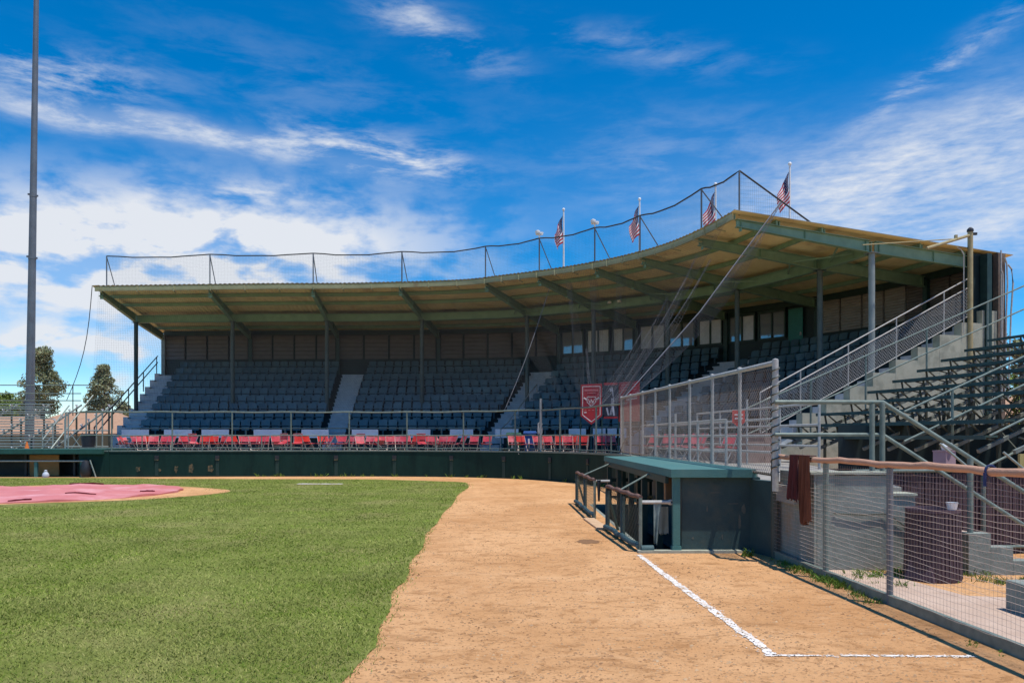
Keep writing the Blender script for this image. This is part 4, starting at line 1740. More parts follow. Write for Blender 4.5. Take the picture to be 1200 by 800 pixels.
def pp(fx, fz, o=.014):
    return V3((a2.x + w2 * fx, BNY - .2 * fx - o, 3.665 - fz * .905))


stroke([pp(0, .04), pp(1, .04)], .09, 'top_edge', po, M_BANNER)
stroke([pp(0, 1.40), pp(1, 1.40)], .07, 'bottom_edge', po, M_BANNER)
mb = MB()
for pts, ww in (([(.50, .22), (.58, .34)], .10), ([(.62, .18), (.74, .62)], .07), ([(.74, .62), (.70, .95)], .18), ([(.70, .95), (.55, 1.30)], .13), ([(.72, .95), (.80, 1.32)], .12), ([(.30, .12), (.55, .05)], .03), ([(.25, 1.0), (.40, 1.3)], .10)):
    mb.bar(pp(*pts[0], o=.012), pp(*pts[1], o=.012), .004, ww, up=(pp(*pts[1]) - pp(*pts[0])).cross(V3((0, 1, 0))))
part('figure_print', mb, M_POSTERFIG, po)

a3, b3 = at(725, BNY - .1, 3.68), at(749.5, BNY - .7, 3.70)
b_ = thing('square_banner', 'plain red rectangular banner half behind the chain-link fence', 'banner', ((a3.x + b3.x) / 2, BNY - .4, 2.4))
plate('sheet', [a3, b3, V3((b3.x, b3.y, 2.25)), V3((a3.x, a3.y, 2.25))], M_BANNER, b_, .01)
w3 = b3.x - a3.x


def p3(fx, fz, o=.014):
    return V3((a3.x + w3 * fx, BNY - .1 - .6 * fx - o, 3.68 + .02 * fx - fz * .905))


for fz in (.12, .22, .32):
    stroke([p3(.12, fz), p3(.85, fz)], .03, 'print_line', b_, MATS['faded_print'])
stroke([p3(.1, .64), p3(.88, .58)], .07, 'print_line', b_, M_PRINT)
stroke([p3(.35, .72), p3(.88, .68)], .04, 'print_line', b_, M_PRINT)
for q in (a3, b3):
    mb = MB()
    mb.tube((q.x, q.y + .03, FLOOR_Z), (q.x, q.y + .03, q.z + .02), .02, 8)
    part('hanging_pole', mb, M_DARKGREEN, b_, smooth=True)

# ================================================================== BACKSTOP NET
bk = thing('backstop_net', 'tall backstop netting on pipe posts above the roof edge hanging down to the wall', 'net', (-6, 35, 8.8))
ZT = 10.15
PPX = (125, 246, 367, 471, 569, 632, 697, 750, 822)
pu = [u_at(px, 0.05) for px in PPX] + [6.90]
for i, u in enumerate(pu):
    t = .05 if i < len(pu) - 1 else .35
    mb = MB()
    mb.tube(P3(u, t, deck_z(t)), P3(u, t, ZT), .03, 8)
    part('post', mb, M_POLE, bk, smooth=True)
    if i < len(pu) - 1:
        mb = MB()
        mb.tube(P3(u, t, ZT - .03), P3(u + .06, t + 1.15, deck_z(1.2)), .022, 6)
        part('brace', mb, M_POLE, bk, smooth=True)
PEAK = P3(6.90, .35, ZT)
ENDC = P3(6.92, 3.04, deck_z(3.04) + .05)
cable_pts = []
for i in range(len(pu) - 1):
    ua, ub = pu[i], pu[i + 1]
    for k in range(8):
        f = k / 8
        t = .05 + (.30 * f if i == len(pu) - 2 else 0)
        cable_pts.append(P3(ua + (ub - ua) * f, t, ZT - .10 * math.sin(math.pi * f) + .012 * math.sin(k * 2.2)))
cable_pts += [PEAK, ENDC]
mb = MB()
mb.ptube(cable_pts, .028, 6)
part('top_cable', mb, M_CABLE, bk, smooth=True)
for uz in ((P3(pu[0], .05, ZT), V3((-16.2, 28.0, 3.0))),):
    pass
# net above the roof edge
mb = MB()
CP = np.array([(p.x, p.y, p.z) for p in cable_pts[:-1]])
cs_ = np.concatenate([[0], np.cumsum(np.hypot(np.diff(CP[:, 0]), np.diff(CP[:, 1])))])


def cable_at(s):
    return V3([np.interp(s, cs_, CP[:, k]) for k in range(3)])


s = 0.0
while s < cs_[-1]:
    c = cable_at(s)
    mb.tube((c.x, c.y, 8.80), c, .0017, 3, cap=False)
    s += .07
for k in range(20):
    pts = []
    for i in range(0, 120):
        c = cable_at(cs_[-1] * i / 119)
        pts.append((c.x, c.y, 8.80 + (c.z - 8.80) * k / 20))
    mb.ptube(pts, .0017, 3, cap=False)
# triangle at the right end
for k in range(1, 40):
    f = k / 40
    c = PEAK.lerp(ENDC, f)
    mb.tube((c.x, c.y, deck_z(.35 + 2.7 * f)), c, .0018, 3, cap=False)
for k in range(1, 12):
    z = 8.7 + (ZT - 8.7) * k / 12
    f = (ZT - z) / (ZT - ENDC.z)
    if 0 < f < 1:
        mb.tube((PEAK.x, PEAK.y, z), PEAK.lerp(ENDC, f), .0018, 3, cap=False)
part('upper_netting', mb, M_NET, bk, kind='stuff')

# curtain from the eave down to the rail on the wall
CORNER = V3((3.45, 24.45, 2.80))


def curtain(u, v):
    """v 0 at the eave, 1 at the rail"""
    x = (u - U0) / (U1 - U0)
    s = .4 + (S_CORNER - .4) * (1 - (1 - x) ** 1.45)
    a = P3(u, -.05, 8.62)
    b = WPt(min(s, S_CORNER - .02), .11)
    b = V3((b.x, b.y, 2.76))
    if x > .985:
        b = CORNER
    p = a.lerp(b, v)
    sag = math.sin(math.pi * v)
    p.z -= .12 * sag
    d = (a - b)
    d.z = 0
    fold = .10 * sag * math.sin(u * 2.6 + 2.0 * math.sin(u * .7)) * (1 if x > .55 else .35)
    return p + V3((0, -fold, 0))


mb = MB()
for u in arc_us(0, U0, U1 - .02, .09):
    mb.ptube([curtain(u, v / 8) for v in range(9)], .0020, 3, cap=False)
for k in range(1, 72):
    mb.ptube([curtain(U0 + (U1 - U0 - .02) * i / 130, k / 72) for i in range(131)], .0020, 3, cap=False)
part('hanging_netting', mb, M_NET, bk, kind='stuff')


def net_strip(top, bot, w0, w1, bulge, m_, r=.003, nl=9, side=V3((.75, .55, 0)), twist=0.0, nx=90):
    side = side.normalized()
    mb = MB()
    def q(f, v):
        c = top.lerp(bot, v)
        c = c + V3((0, 0, -.25)) * math.sin(math.pi * v) * (.5 + f)
        w = w0 + (w1 - w0) * v + bulge * math.sin(math.pi * v ** .8)
        return c + side * (w * f) + V3((0, 0, -.3 * w * f)) + V3((.05 * math.sin(6 * v + 5 * f), .07 * math.sin(9 * v + 7 * f), 0))
    for i in range(nl + 1):
        mb.ptube([q(i / nl, v / 14) for v in range(15)], r * (1.6 if i in (0, nl) else 1), 3, cap=False)
    for k in range(nx + 1):
        mb.tube(q(0, k / nx), q(.5, k / nx), r, 3, cap=False)
        mb.tube(q(.5, k / nx), q(1, k / nx), r, 3, cap=False)
    return part('gathered_netting', mb, m_, bk, kind='stuff')


TCAB = V3((8.47, 24.2, 9.07))
net_strip(TCAB, CORNER + V3((.1, 0, -.1)), .03, .04, .36, M_NETPALE, r=.0020, nl=12, nx=80)
net_strip(P3(6.3, .1, 8.0), CORNER + V3((-.25, .4, -.1)), .05, .03, .07, M_NETPALE, r=.0024, nl=6, nx=60)
net_strip(P3(6.6, .0, 7.6), CORNER + V3((-.1, .2, 0)), .04, .05, .05, M_NETPALE, r=.002, nl=5, nx=60)
net_strip(P3(5.6, .1, 6.8), CORNER + V3((-.5, 1.0, 0)), .04, .07, .08, M_NETPALE, r=.002, nl=5, nx=50)
net_strip(P3(5.2, -.3, 5.8), CORNER + V3((-.8, 1.9, -.1)), .03, .03, .03, M_NETPALE, r=.002, nl=4, nx=40)
for (ut, zt_, ds, wd) in ((4.2, 8.2, 1.8, .5), (3.2, 8.2, 2.8, .5), (2.3, 8.2, 3.9, .4)):
    net_strip(P3(ut, -.1, zt_), WPt(S_CORNER - ds, .13) + V3((0, 0, 2.78)), wd, .28, .12, M_NET, r=.0024, nl=7, nx=60)
net_strip(P3(3.4, -.6, 5.2), WPt(S_CORNER - 3.2, .15) + V3((0, 0, 2.8)), .02, .03, .03, M_NETPALE, r=.002, nl=3, nx=30)
mb = MB()
_sr = float(np.interp(-.36, WC[:80, 0], _ws[:80]))
_ra, _rb = P3(1.1, 1.0, 8.25), WPt(_sr, .11) + V3((0, 0, 2.8))
mb.ptube([_ra.lerp(_rb, k / 8) - V3((0, 0, .25 * math.sin(math.pi * k / 8))) for k in range(9)], .014, 5)
part('guy_rope', mb, M_NETPALE, bk, smooth=True)
mb = MB()
mb.ptube([TCAB, TCAB.lerp(CORNER, .5) + V3((0, 0, -.28)), CORNER], .022, 6)
part('guy_rope', mb, M_NETPALE, bk, smooth=True)

# guy wire from the left tip of the roof
g0, g1 = P3(U0 - .3, -.1, 8.7), V3((-22.9, 39.5, 3.6))
mb = MB()
mb.ptube([g0 + (g1 - g0) * (k / 8) - V3((-.25, 0, .25)) * math.sin(math.pi * k / 8) for k in range(9)], .018, 5)
solo('guy_wire', mb, M_CABLE, 'thin dark wire slanting down from the left tip of the roof', 'wire', tuple(g1))

# flood lamps on two net posts
for px in (632, 697):
    u = u_at(px, .05)
    c = P3(u, .05, ZT + .02)
    fl = thing('flood_lamp', 'small white flood lamp on the roof net post ' + ('left of the leftmost flag' if px == 632 else 'between the two leftmost flags'), 'lamp', tuple(c))
    mb = MB()
    mb.tube(c, c + V3((0, 0, .14)), .03, 8)
    mb.box(c + V3((0, 0, .13)), (.30, .06, .04))
    part('bracket', mb, M_WHITE, fl)
    mb = MB()
    d = V3((-.07, -.05, .22))
    mb.lathe(c + d, [(.04, -.08), (.09, -.07), (.11, -.01), (.10, .06), (.04, .085)], 12)
    part('housing', mb, M_WHITE, fl, smooth=True)
    mb = MB()
    mb.box(c + V3((.08, .02, .20)), (.16, .11, .08), .3)
    part('ballast_box', mb, M_WHITE, fl)

# flags on poles standing on the roof
FM = [M_FR, M_FW, M_FB]
words = ['leftmost, upright between two white flood lamps', 'second from the left, pole beside a net post', 'third from the left, half behind the net', 'rightmost and highest, beside the peak of the net']
for i, (px, ytop, ybase) in enumerate(((660.5, 247, 312), (749.5, 235, 294), (838.5, 218, 263), (925.6, 194, 257))):
    if i < 3:
        t = .9
        u = u_at(px, t)
        p = P3(u, t, deck_z(t))
    else:
        t = 2.0
        p = P3(6.55, 2.35, deck_z(2.4))
        p = V3(((px - 600) / 900 * p.y, p.y, p.z))
    ztop = EYE + (513 - ytop) * p.y / 900
    fp = thing('flagpole', 'slim white flagpole on the roof, ' + words[i], 'flagpole', tuple(p), 'flagpoles on the roof')
    mb = MB()
    mb.tube(p, (p.x, p.y, ztop), .042, 10, .032)
    part('pole', mb, M_WHITE, fp, smooth=True)
    mb = MB()
    mb.lathe((p.x, p.y, ztop), [(.02, 0), (.055, .02), (.065, .06), (.045, .10), (.01, .12)], 12)
    part('finial', mb, M_WHITE, fp, smooth=True)
    H = 1.15 if i != 3 else 1.05
    L = 1.32
    mb = MB()
    nx, nz = 26, 26
    top = ztop - .22
    phs = 1.1 * i

    def fpnt(f, b, o=0.0):
        fold = .075 * math.sin(f * 8.5 + b * 2.0 + phs) * min(1, f * 3) + .035 * math.sin(f * 17 + phs * 2) * f
        return (p.x - .04 - f * (.40 - .10 * b) * (1.0 + .12 * math.sin(f * 5 + phs)) - .03 * math.sin(b * 5 + f * 6), p.y - .03 + fold + o, top - b * H * (1 - .42 * f) - f * L * .62)
    vs = [fpnt(f / nx, b / nz) for b in range(nz + 1) for f in range(nx + 1)]
    fs = []
    for b in range(nz):
        for f in range(nx):
            j = b * (nx + 1) + f
            mb.f.append((j, j + 1, j + nx + 2, j + nx + 1))
            stripe = b // 2
            mb.mi.append(2 if (f < nx * .4 and b < 14) else (0 if stripe % 2 == 0 else 1))
    mb.v = vs
    # stars, a small disc on each face of the cloth
    mb.cur = 1
    for row in range(9):
        for cidx in range(6 if row % 2 == 0 else 5):
            f0 = .035 + (.066 * cidx if row % 2 == 0 else .066 * cidx + .033)
            b0 = (.054 * (row + 1))
            for o in (-.006, .006):
                mb.add([fpnt(f0 + du, b0 + db, o) for du, db in ((-.014, 0), (0, -.018), (.014, 0), (0, .018))], [(0, 1, 2, 3)])
    fl = solo('flag', mb, FM, 'limp stars and stripes flag, ' + words[i], 'flag', (p.x, p.y, top), 'flags along the roof', smooth=True)

# ================================================================== SUNKEN DUGOUT ON THE RIGHT
dg = thing('dugout', 'sunken dugout with flat teal roof and teal end wall beside the dirt', 'dugout', (2.7, 15, 0))
RX0, RX1, RY0, RY1 = 2.28, 3.50, 11.0, 19.05
mb = MB()
# roof slab; slightly uneven edge
mb.prism([(RX0, RY0, 1.085), (RX1, RY0, 1.085), (RX1, RY1, 1.085), (RX0, RY1, 1.085)], (0, 0, .115))
part('roof', mb, M_TEAL, dg)
mb = MB()
mb.box((RX0 + .02, (RY0 + RY1) / 2 + .1, 1.03), (.05, RY1 - RY0 - .6, .105))
part('edge_beam', mb, M_DARKGREEN, dg)
mb = MB()
mb.prism([(2.46, 11.14, -.95), (3.60, 11.14, -.95), (3.60, 11.26, -.95), (2.46, 11.26, -.95)], (0, 0, 2.03))
part('end_wall', mb, M_TEALWALL, dg)
for (wx, wz, ww, wh) in ((2.83, .62, .03, .12), (3.30, .45, .05, .30), (3.36, .62, .07, .22), (2.62, .2, .05, .05), (3.05, .22, .03, .10), (2.95, .86, .30, .015), (3.2, .70, .22, .012)):
    mb = MB()
    pl = []
    for k in range(9):
        an = 6.283 * k / 9
        q = random.uniform(.5, 1)
        pl.append((wx + ww / 2 * q * math.cos(an), 11.136, wz + wh / 2 * q * math.sin(an)))
    mb.prism(pl, (0, .01, 0))
    part('scuffed_patch', mb, mat('scuffed_paint', (0.13, 0.125, 0.10), (0.07, 0.09, 0.085), scale=14, rough=.8), dg)
mb = MB()
mb.prism([(3.50, 11.27, -.95), (3.62, 11.27, -.95), (3.62, 19.2, -.95), (3.50, 19.2, -.95)], (0, 0, 2.034))
part('back_wall', mb, M_TEALWALL, dg)
mb = MB()
mb.prism([(1.93, 11.13, -.95), (3.61, 11.13, -.95), (3.61, 19.19, -.95), (1.93, 19.19, -.95)], (0, 0, .05))
part('floor', mb, M_FLOOR, dg)
mb = MB()
mb.prism([(1.92, 11.12, -.95), (2.0, 11.12, -.95), (2.0, 19.2, -.95), (1.92, 19.2, -.95)], (0, 0, .945))
mb.prism([(2.0, 19.12, -.95), (3.5, 19.12, -.95), (3.5, 19.2, -.95), (2.0, 19.2, -.95)], (0, 0, .945))
part('retaining_wall', mb, M_CONCGREY, dg)
mb = MB()
mb.prism([(3.452, 11.135, -.1), (3.60, 10.62, -.1), (3.72, 10.62, -.1), (3.60, 11.135, -.1)], (0, 0, 1.15))
part('return_wall', mb, M_TEALWALL, dg, label='worn return wall beside the fence post')
mb = MB()
mb.box((2.62, 11.06, .012), (1.62, .13, .05))
part('sill', mb, M_CONC, dg)
mb = MB()
mb.box((2.375, 11.12, .53), (.10, .10, 1.10))
mb.box((2.375, 11.12, .04), (.13, .13, .10))
part('corner_post', mb, M_TEAL, dg)
for y in (12.3, 13.7, 15.2, 16.9, 18.6):
    mb = MB()
    mb.box((2.36, y, .06), (.10, .10, 1.93))
    part('front_post', mb, M_DARKGREEN, dg)
mb = MB()
mb.box((2.9, 18.95, .62), (1.15, .07, .09))
part('far_end_rail', mb, M_DARKGREEN, dg)
mb = MB()
mb.box((2.9, 18.95, .20), (1.15, .09, .06))
part('far_end_rail', mb, M_WOOD, dg)
for x in (2.75, 3.12):
    mb = MB()
    mb.box((x, 18.9, .5), (.09, .09, 1.1))
    part('front_post', mb, M_DARKGREEN, dg)
bench = thing('dugout_bench', 'dark bench along the back of the sunken dugout', 'bench', (3.2, 15, -.9))
mb = MB()
mb.box((3.22, 15.1, -.44), (.36, 7.2, .05))
part('seat', mb, M_TEALWALL, bench)
for y in (11.9, 13.9, 15.9, 17.9):
    mb = MB()
    mb.box((3.22, y, -.68), (.30, .06, .43))
    part('leg', mb, M_TEALWALL, bench)
mb = MB()
mb.box((2.60, 12.05, .86), (.42, .03, .33), .25)
cb = solo('notice_board', mb, M_CLIP, 'small brown notice board hanging under the dugout roof by the corner post', 'board', (2.60, 12.05, .86))
for sx in (-1, 1):
    mb = MB()
    mb.bar((2.60 + sx * .2, 12.03, .69), (2.60 + sx * .2, 12.03, 1.03), .025, .045, up=(0, 1, 0))
    o = part('frame_bar', mb, M_WOOD, cb)


def dugout_rail(y0, y1, label, xa, xb):
    """padded guard rail between two posts, chain-link below"""
    r_ = thing('dugout_railing', label, 'railing', (xa, y0, 0))
    def X(y):
        return xa + (xb - xa) * (y - y0) / (y1 - y0)
    n = max(2, int((y1 - y0) / 1.25) + 1)
    for i in range(n):
        y = y0 + (y1 - y0) * i / (n - 1)
        mb = MB()
        mb.tube((X(y), y, -.3), (X(y), y, .78), .026, 8)
        part('post', mb, M_PIPEGREEN if i == 0 else M_DARKGREEN, r_, smooth=True)
        if i not in (0,):
            mb = MB()
            mb.tube((X(y) + .01, y, .02), (X(y) + .01, y, .70), .040, 10)
            part('post_pad', mb, M_DARKPAD, r_, smooth=True)
    mb = MB()
    mb.ptube([(X(y0 + (y1 - y0) * k / 12), y0 + (y1 - y0) * k / 12, .79 + .012 * math.sin(k * 1.9)) for k in range(13)], .033, 10)
    part('top_pad', mb, M_PADBROWN, r_, smooth=True)
    mb = MB()
    pts = [(X(y0 + (y1 - y0) * k / 14) - .02 + .012 * math.sin(k * 2.1), y0 + (y1 - y0) * k / 14, .075 + .012 * math.sin(k * 1.3)) for k in range(15)]
    mb.ptube(pts, .044, 10)
    part('bottom_pad', mb, M_PADTEAL, r_, smooth=True)
    mb = MB()
    diamond_mesh(lambda u, v: V3((X(y0 + u), y0 + u, .12 + v)), y1 - y0, .64, .12, .0022, mb)
    part('wire_mesh', mb, M_FRAME, r_, kind='stuff')
    # brace to the roof edge
    mb = MB()
    ym = y0 + (y1 - y0) * .55
    mb.tube((X(ym), ym, .80), (2.30, ym + .25, 1.06), .018, 8)
    part('brace', mb, M_PIPEGREEN, r_, smooth=True)
    mb = MB()
    mb.tube((X(y1), y1, .70), (X(y1) + .20, y1 + .02, .0), .026, 8)
    part('brace', mb, M_DARKGREEN, r_, smooth=True)
    return r_


ra = dugout_rail(11.12, 13.75, 'nearer dugout guard rail with brown padded top and teal padded foot', 1.86, 1.70)
rb = dugout_rail(15.6, 19.3, 'farther dugout guard rail with brown padded top', 1.68, 1.62)
mb = MB()
mb.tube((1.86, 11.14, .72), (2.30, 11.14, .72), .028, 8)
mb.ptube([(2.30 + .045 * math.cos(a), 11.14, .72 + .03 * math.sin(a)) for a in np.linspace(0, 6.28, 9)], .014, 6)
part('end_rail', mb, M_GALV, ra, smooth=True)
mb = MB()
mb.tube((1.86, 11.08, .05), (2.04, 11.10, .05), .055, 12)
part('pad_end', mb, M_PADTEAL, ra, smooth=True)
mb = MB()
for k in range(1):
    mb.tube((1.66, 15.7, .77), (2.0, 15.72, .77), .026, 8)
part('end_rail', mb, M_GALV, rb, smooth=True)
# tan board on the ground at the gap
mb = MB()
mb.box((1.60, 14.7, .018), (.22, 1.75, .03), .05)
solo('ground_board', mb, mat('sandy_board', (0.62, 0.42, 0.26), (0.52, 0.33, 0.19), scale=4), 'pale sandy board lying on the dirt at the dugout steps', 'board', (1.6, 14.7, .018))
# dark brown patch on the dirt
mb = MB()
pl = []
for k in range(18):
    a = 6.283 * k / 18
    pl.append((1.21 + .21 * math.cos(a) * random.uniform(.7, 1.1), 12.25 + .3 * math.sin(a) * random.uniform(.7, 1.1), .004))
mb.add(pl, [tuple(range(18))])
struct('damp_dirt_patch', mb, mat('damp_dirt', (0.19, 0.10, 0.045), (0.25, 0.13, 0.06), scale=12, rough=.9))


def cloth(name, label, cat, pts_top, length, m_, folds=3, amp=.03, width_end=.9, seed=0, loc=None, sway=(0, 0), group=None):
    """cloth hanging from a line of top points; both sides"""
    rs = random.Random(seed)
    a, b = V3(pts_top[0]), V3(pts_top[1])
    d = (b - a)
    nrm = V3((-d.y, d.x, 0)).normalized()
    rings = []
    nx, nz = 18, 16
    jag = [rs.uniform(-.05, .05) for _ in range(nx + 1)]
    for k in range(nz + 1):
        f = k / nz
        row = []
        for i in range(nx + 1):
            t = i / nx
            tt = .5 + (t - .5) * (1 + (width_end - 1) * f)
            p = a + d * tt + nrm * (amp * (.35 + f) * math.sin(t * folds * 6.283 + seed + f * 1.1)) + V3((sway[0] * f, sway[1] * f, 0))
            p.z = a.z - f * length * (1 + jag[i] * f)
            row.append(p)
        back = [p + nrm * .006 for p in row[::-1]]
        rings.append(row + back)
    mb = MB()
    mb.loft(rings)
    return solo(name, mb, m_, label, cat, loc or tuple((a + b) / 2), group, smooth=True)


cloth('hanging_rag', 'pale torn rag hanging from the dugout rail end by the corner post', 'rag', [(2.05, 11.13, .715), (2.17, 11.13, .715)], .60, M_RAG, folds=1.5, amp=.02, width_end=.45, seed=4, sway=(-.03, 0))
cloth('hanging_rag', 'grey cloth hanging behind the pale torn rag in the dugout', 'rag', [(2.16, 11.3, .64), (2.30, 11.3, .64)], .40, M_CONCGREY, folds=1, amp=.02, width_end=1.0, seed=9)
cloth('hanging_glove_strap', 'dark strap bundle hanging on the far dugout rail', 'strap', [(1.72, 15.55, .80), (1.80, 15.55, .80)], .42, M_BLACK, folds=1, amp=.03, width_end=.5, seed=2)

# ------------------------------------------------------------------ chain-link fence above the dugout
cf = thing('chain_link_fence', 'tall galvanised chain-link fence standing above the teal dugout roof', 'fence', (3.45, 17, 1.12))
FX = 3.47
mb = MB()
mb.box((3.56, 15.3, 1.06), (.11, 8.0, .13))
part('kerb', mb, M_CONC, cf)
py_ = (24.4, 22.5, 20.4, 18.6, 16.9, 15.0, 13.3, 11.7, 10.12)


def ftop(y):
    return 2.92 - (24.4 - y) * .0195


for i, y in enumerate(py_):
    mb = MB()
    last = i == len(py_) - 1
    mb.tube((FX, y, .95), (FX, y, ftop(y) + (.04 if last else 0)), .042 if last else .028, 10)
    part('post', mb, M_GALV, cf, smooth=True)
    mb = MB()
    mb.lathe((FX, y, ftop(y) - .0), [(.036, -.02), (.043, .02), (.036, .045), (.01, .055)], 10)
    part('post_cap', mb, M_GALV, cf, smooth=True)
mb = MB()
mb.tube((FX, py_[0], ftop(py_[0])), (FX, py_[-1], ftop(py_[-1])), .034, 10)
part('top_rail', mb, M_GALV, cf, smooth=True)
mb = MB()
mb.tube((FX, py_[0], 1.22), (FX, py_[-1], 1.16), .02, 8)
part('bottom_wire', mb, M_FRAME, cf, smooth=True)
mb = MB()
diamond_mesh(lambda u, v: V3((FX - .035, py_[0] - u, 1.20 - u * .003 + v * (ftop(py_[0] - u) - 1.22) / 1.6)), py_[0] - py_[-1], 1.6, .08, .0023, mb)
part('wire_mesh', mb, M_CHAINLINK, cf, kind='stuff')
mb = MB()
y = py_[-1]
mb.ptube([(FX + .055 * math.cos(k * .8), y + .055 * math.sin(k * .8), 1.2 + k * .0135) for k in range(105)], .008, 4)
part('wrapped_wire', mb, M_FRAME, cf, smooth=True)
# cable curving down at the far end
mb = MB()
mb.ptube([(4.05, 22.6, 2.1), (3.9, 22.9, 1.95), (3.65, 23.6, 1.72), (3.5, 24.1, 1.5), (3.42, 24.35, 1.2)], .02, 6)
solo('black_hose', mb, M_CABLE, 'dark hose curving down behind the far end of the chain-link fence', 'hose', (3.42, 24.35, 1.2), smooth=True)
# little red sign on the fence
mb = MB()
c = V3((3.53, 11.95, 0))
c = V3((3.60, 12.2, 1.96))
pl = [c + V3((dx, 0, dz)) for dx, dz in ((-.10, .13), (.10, .13), (.10, -.06), (.0, -.14), (-.10, -.06))]
mb.prism(pl, (0, .012, 0))
sg = thing('red_tag', 'small red shield shaped tag hanging in the chain-link fence', 'sign', tuple(c))
part('plate', mb, M_REDBRIGHT, sg)
for dz in (.06, -.0):
    mb = MB()
    mb.box(c + V3((0, -.006, dz)), (.13, .008, .022))
    part('print_line', mb, M_PRINT, sg)

# rails of the box seats behind the chain-link fence
for (pts, zt, lab) in (
        ([(3.95, 23.4), (4.35, 15.6)], 1.02, 'long horizontal pipe rail just behind the chain-link fence'),
        ([(4.7, 22.8), (5.1, 15.0)], 1.02, 'second pipe rail behind the chain-link fence'),
        ([(5.4, 22.4), (6.2, 15.5)], 1.35, 'back pipe rail on the walkway near the bleachers')):
    r_ = thing('walkway_rail', lab, 'railing', (pts[0][0], pts[0][1], FLOOR_Z + .02))
    a, b = V3((*pts[0], FLOOR_Z)), V3((*pts[1], FLOOR_Z))
    for h in (zt, zt * .68, zt * .36):
        mb = MB()
        mb.tube(a + V3((0, 0, h)), b + V3((0, 0, h)), .026, 8)
        part('rail', mb, M_GALV, r_, smooth=True)
    for k in range(5):
        q = a.lerp(b, k / 4)
        mb = MB()
        mb.tube(q, q + V3((0, 0, zt + (.25 if k in (2,) else 0))), .028, 8)
        part('post', mb, M_GALV, r_, smooth=True)
# brown low wall of the box seats
mb = MB()
for k in range(3):
    x0 = 5.3 + k * .42
    mb.prism([(x0, 23.3, FLOOR_Z + .02), (x0 + .25, 19.4, FLOOR_Z + .02), (x0 + .66, 19.4, FLOOR_Z + .02), (x0 + .41, 23.3, FLOOR_Z + .02)], (0, 0, .32 + k * .22))
solo('box_seat_terrace', mb, mat('brick_brown', (0.36, 0.24, 0.20), (0.27, 0.18, 0.15), scale=6), 'brownish stepped terrace on the walkway behind the chain-link fence', 'terrace', (5.8, 21, FLOOR_Z))

# ================================================================== FOREGROUND WIRE FENCE
wf = thing('wire_fence', 'low welded wire fence with rust foam rail along the right of the dirt', 'fence', (3.75, 7.5, 0))
Y0, Y1 = 10.62, 2.2


def FP(y, z, o=0):
    return V3((fence_x(y) + o, y, z))


ztop = 1.39
mb = MB()
pts = [FP(Y0 - .05 + (Y1 - Y0) * k / 40, ztop + .008 * math.sin(k * .8) + .005 * math.sin(k * 2.3)) for k in range(41)]
rings = []
for i, p in enumerate(pts):
    q = .035 + .003 * math.sin(i * 3.1)
    rings.append([(p.x + q * math.cos(a) * 1.0, p.y, p.z + q * math.sin(a) * .95) for a in np.linspace(0, 2 * math.pi, 13)[:-1]])
mb.loft(rings)
part('foam_rail', mb, M_PAD, wf, smooth=True)
for y, r_, m_ in ((10.58, .055, M_FRAME), (9.02, .034, M_PIPEGREEN), (7.62, .031, M_POLE), (4.6, .031, M_POLE)):
    mb = MB()
    mb.tube(FP(y, -.1), FP(y, ztop - .04), r_, 10)
    part('post', mb, m_, wf, smooth=True)
mb = MB()
mb.bar(FP(Y0, .05), FP(Y1, .05), .045, .10)
part('bottom_rail', mb, M_PIPEGREEN, wf)
mb = MB()
y = Y0 - .08
while y > Y1:
    if y > 3.2:
        mb.tube(FP(y, .09, -.03), FP(y, ztop - .05, -.03), .0010, 3, cap=False)
    y -= .05
z = .10
k = 0
while z < ztop - .06:
    mb.ptube([FP(Y0 - .05 + (3.2 - Y0) * i / 60, z + .006 * math.sin(i * .5 + k) + .004 * math.sin(i * 1.7 + k * 2), -.032 + .008 * math.sin(i * .37 + k * .3)) for i in range(61)], .0021, 3, cap=False)
    z += .05
    k += 1
part('wire_mesh', mb, M_RUSTWIRE, wf, kind='stuff')
mb = MB()
p = FP(6.12, ztop)
mb.ptube([(p.x + .042 * math.cos(a), p.y, p.z + .042 * math.sin(a)) for a in np.linspace(0, 6.283, 13)], .010, 6)
mb.box((p.x - .045, p.y, p.z - .07), (.010, .030, .11))
solo('blue_strap', mb, M_BLUE, 'dark blue strap tied round the rust foam rail', 'strap', tuple(p))
cloth('hanging_towel', 'dark maroon towel draped over the rust foam rail', 'towel', [FP(9.96, ztop + .040, -.06), FP(9.66, ztop + .040, -.06)], .56, M_TOWEL, folds=2.5, amp=.03, width_end=1.25, seed=1)
cloth('hanging_towel', 'longer rust brown cloth hanging right beside the maroon towel', 'towel', [FP(9.62, ztop + .040, -.06), FP(9.34, ztop + .040, -.06)], .82, M_TOWEL2, folds=2.2, amp=.035, width_end=.8, seed=5)
mb = MB()
for yy in (9.81, 9.48):
    mb.box(FP(yy, ztop + .041, -.01), (.09, .28, .010))
solo('towel_fold', mb, M_TOWEL, 'folded top of the two towels lying over the foam rail', 'towel', tuple(FP(9.95, ztop + .06)))

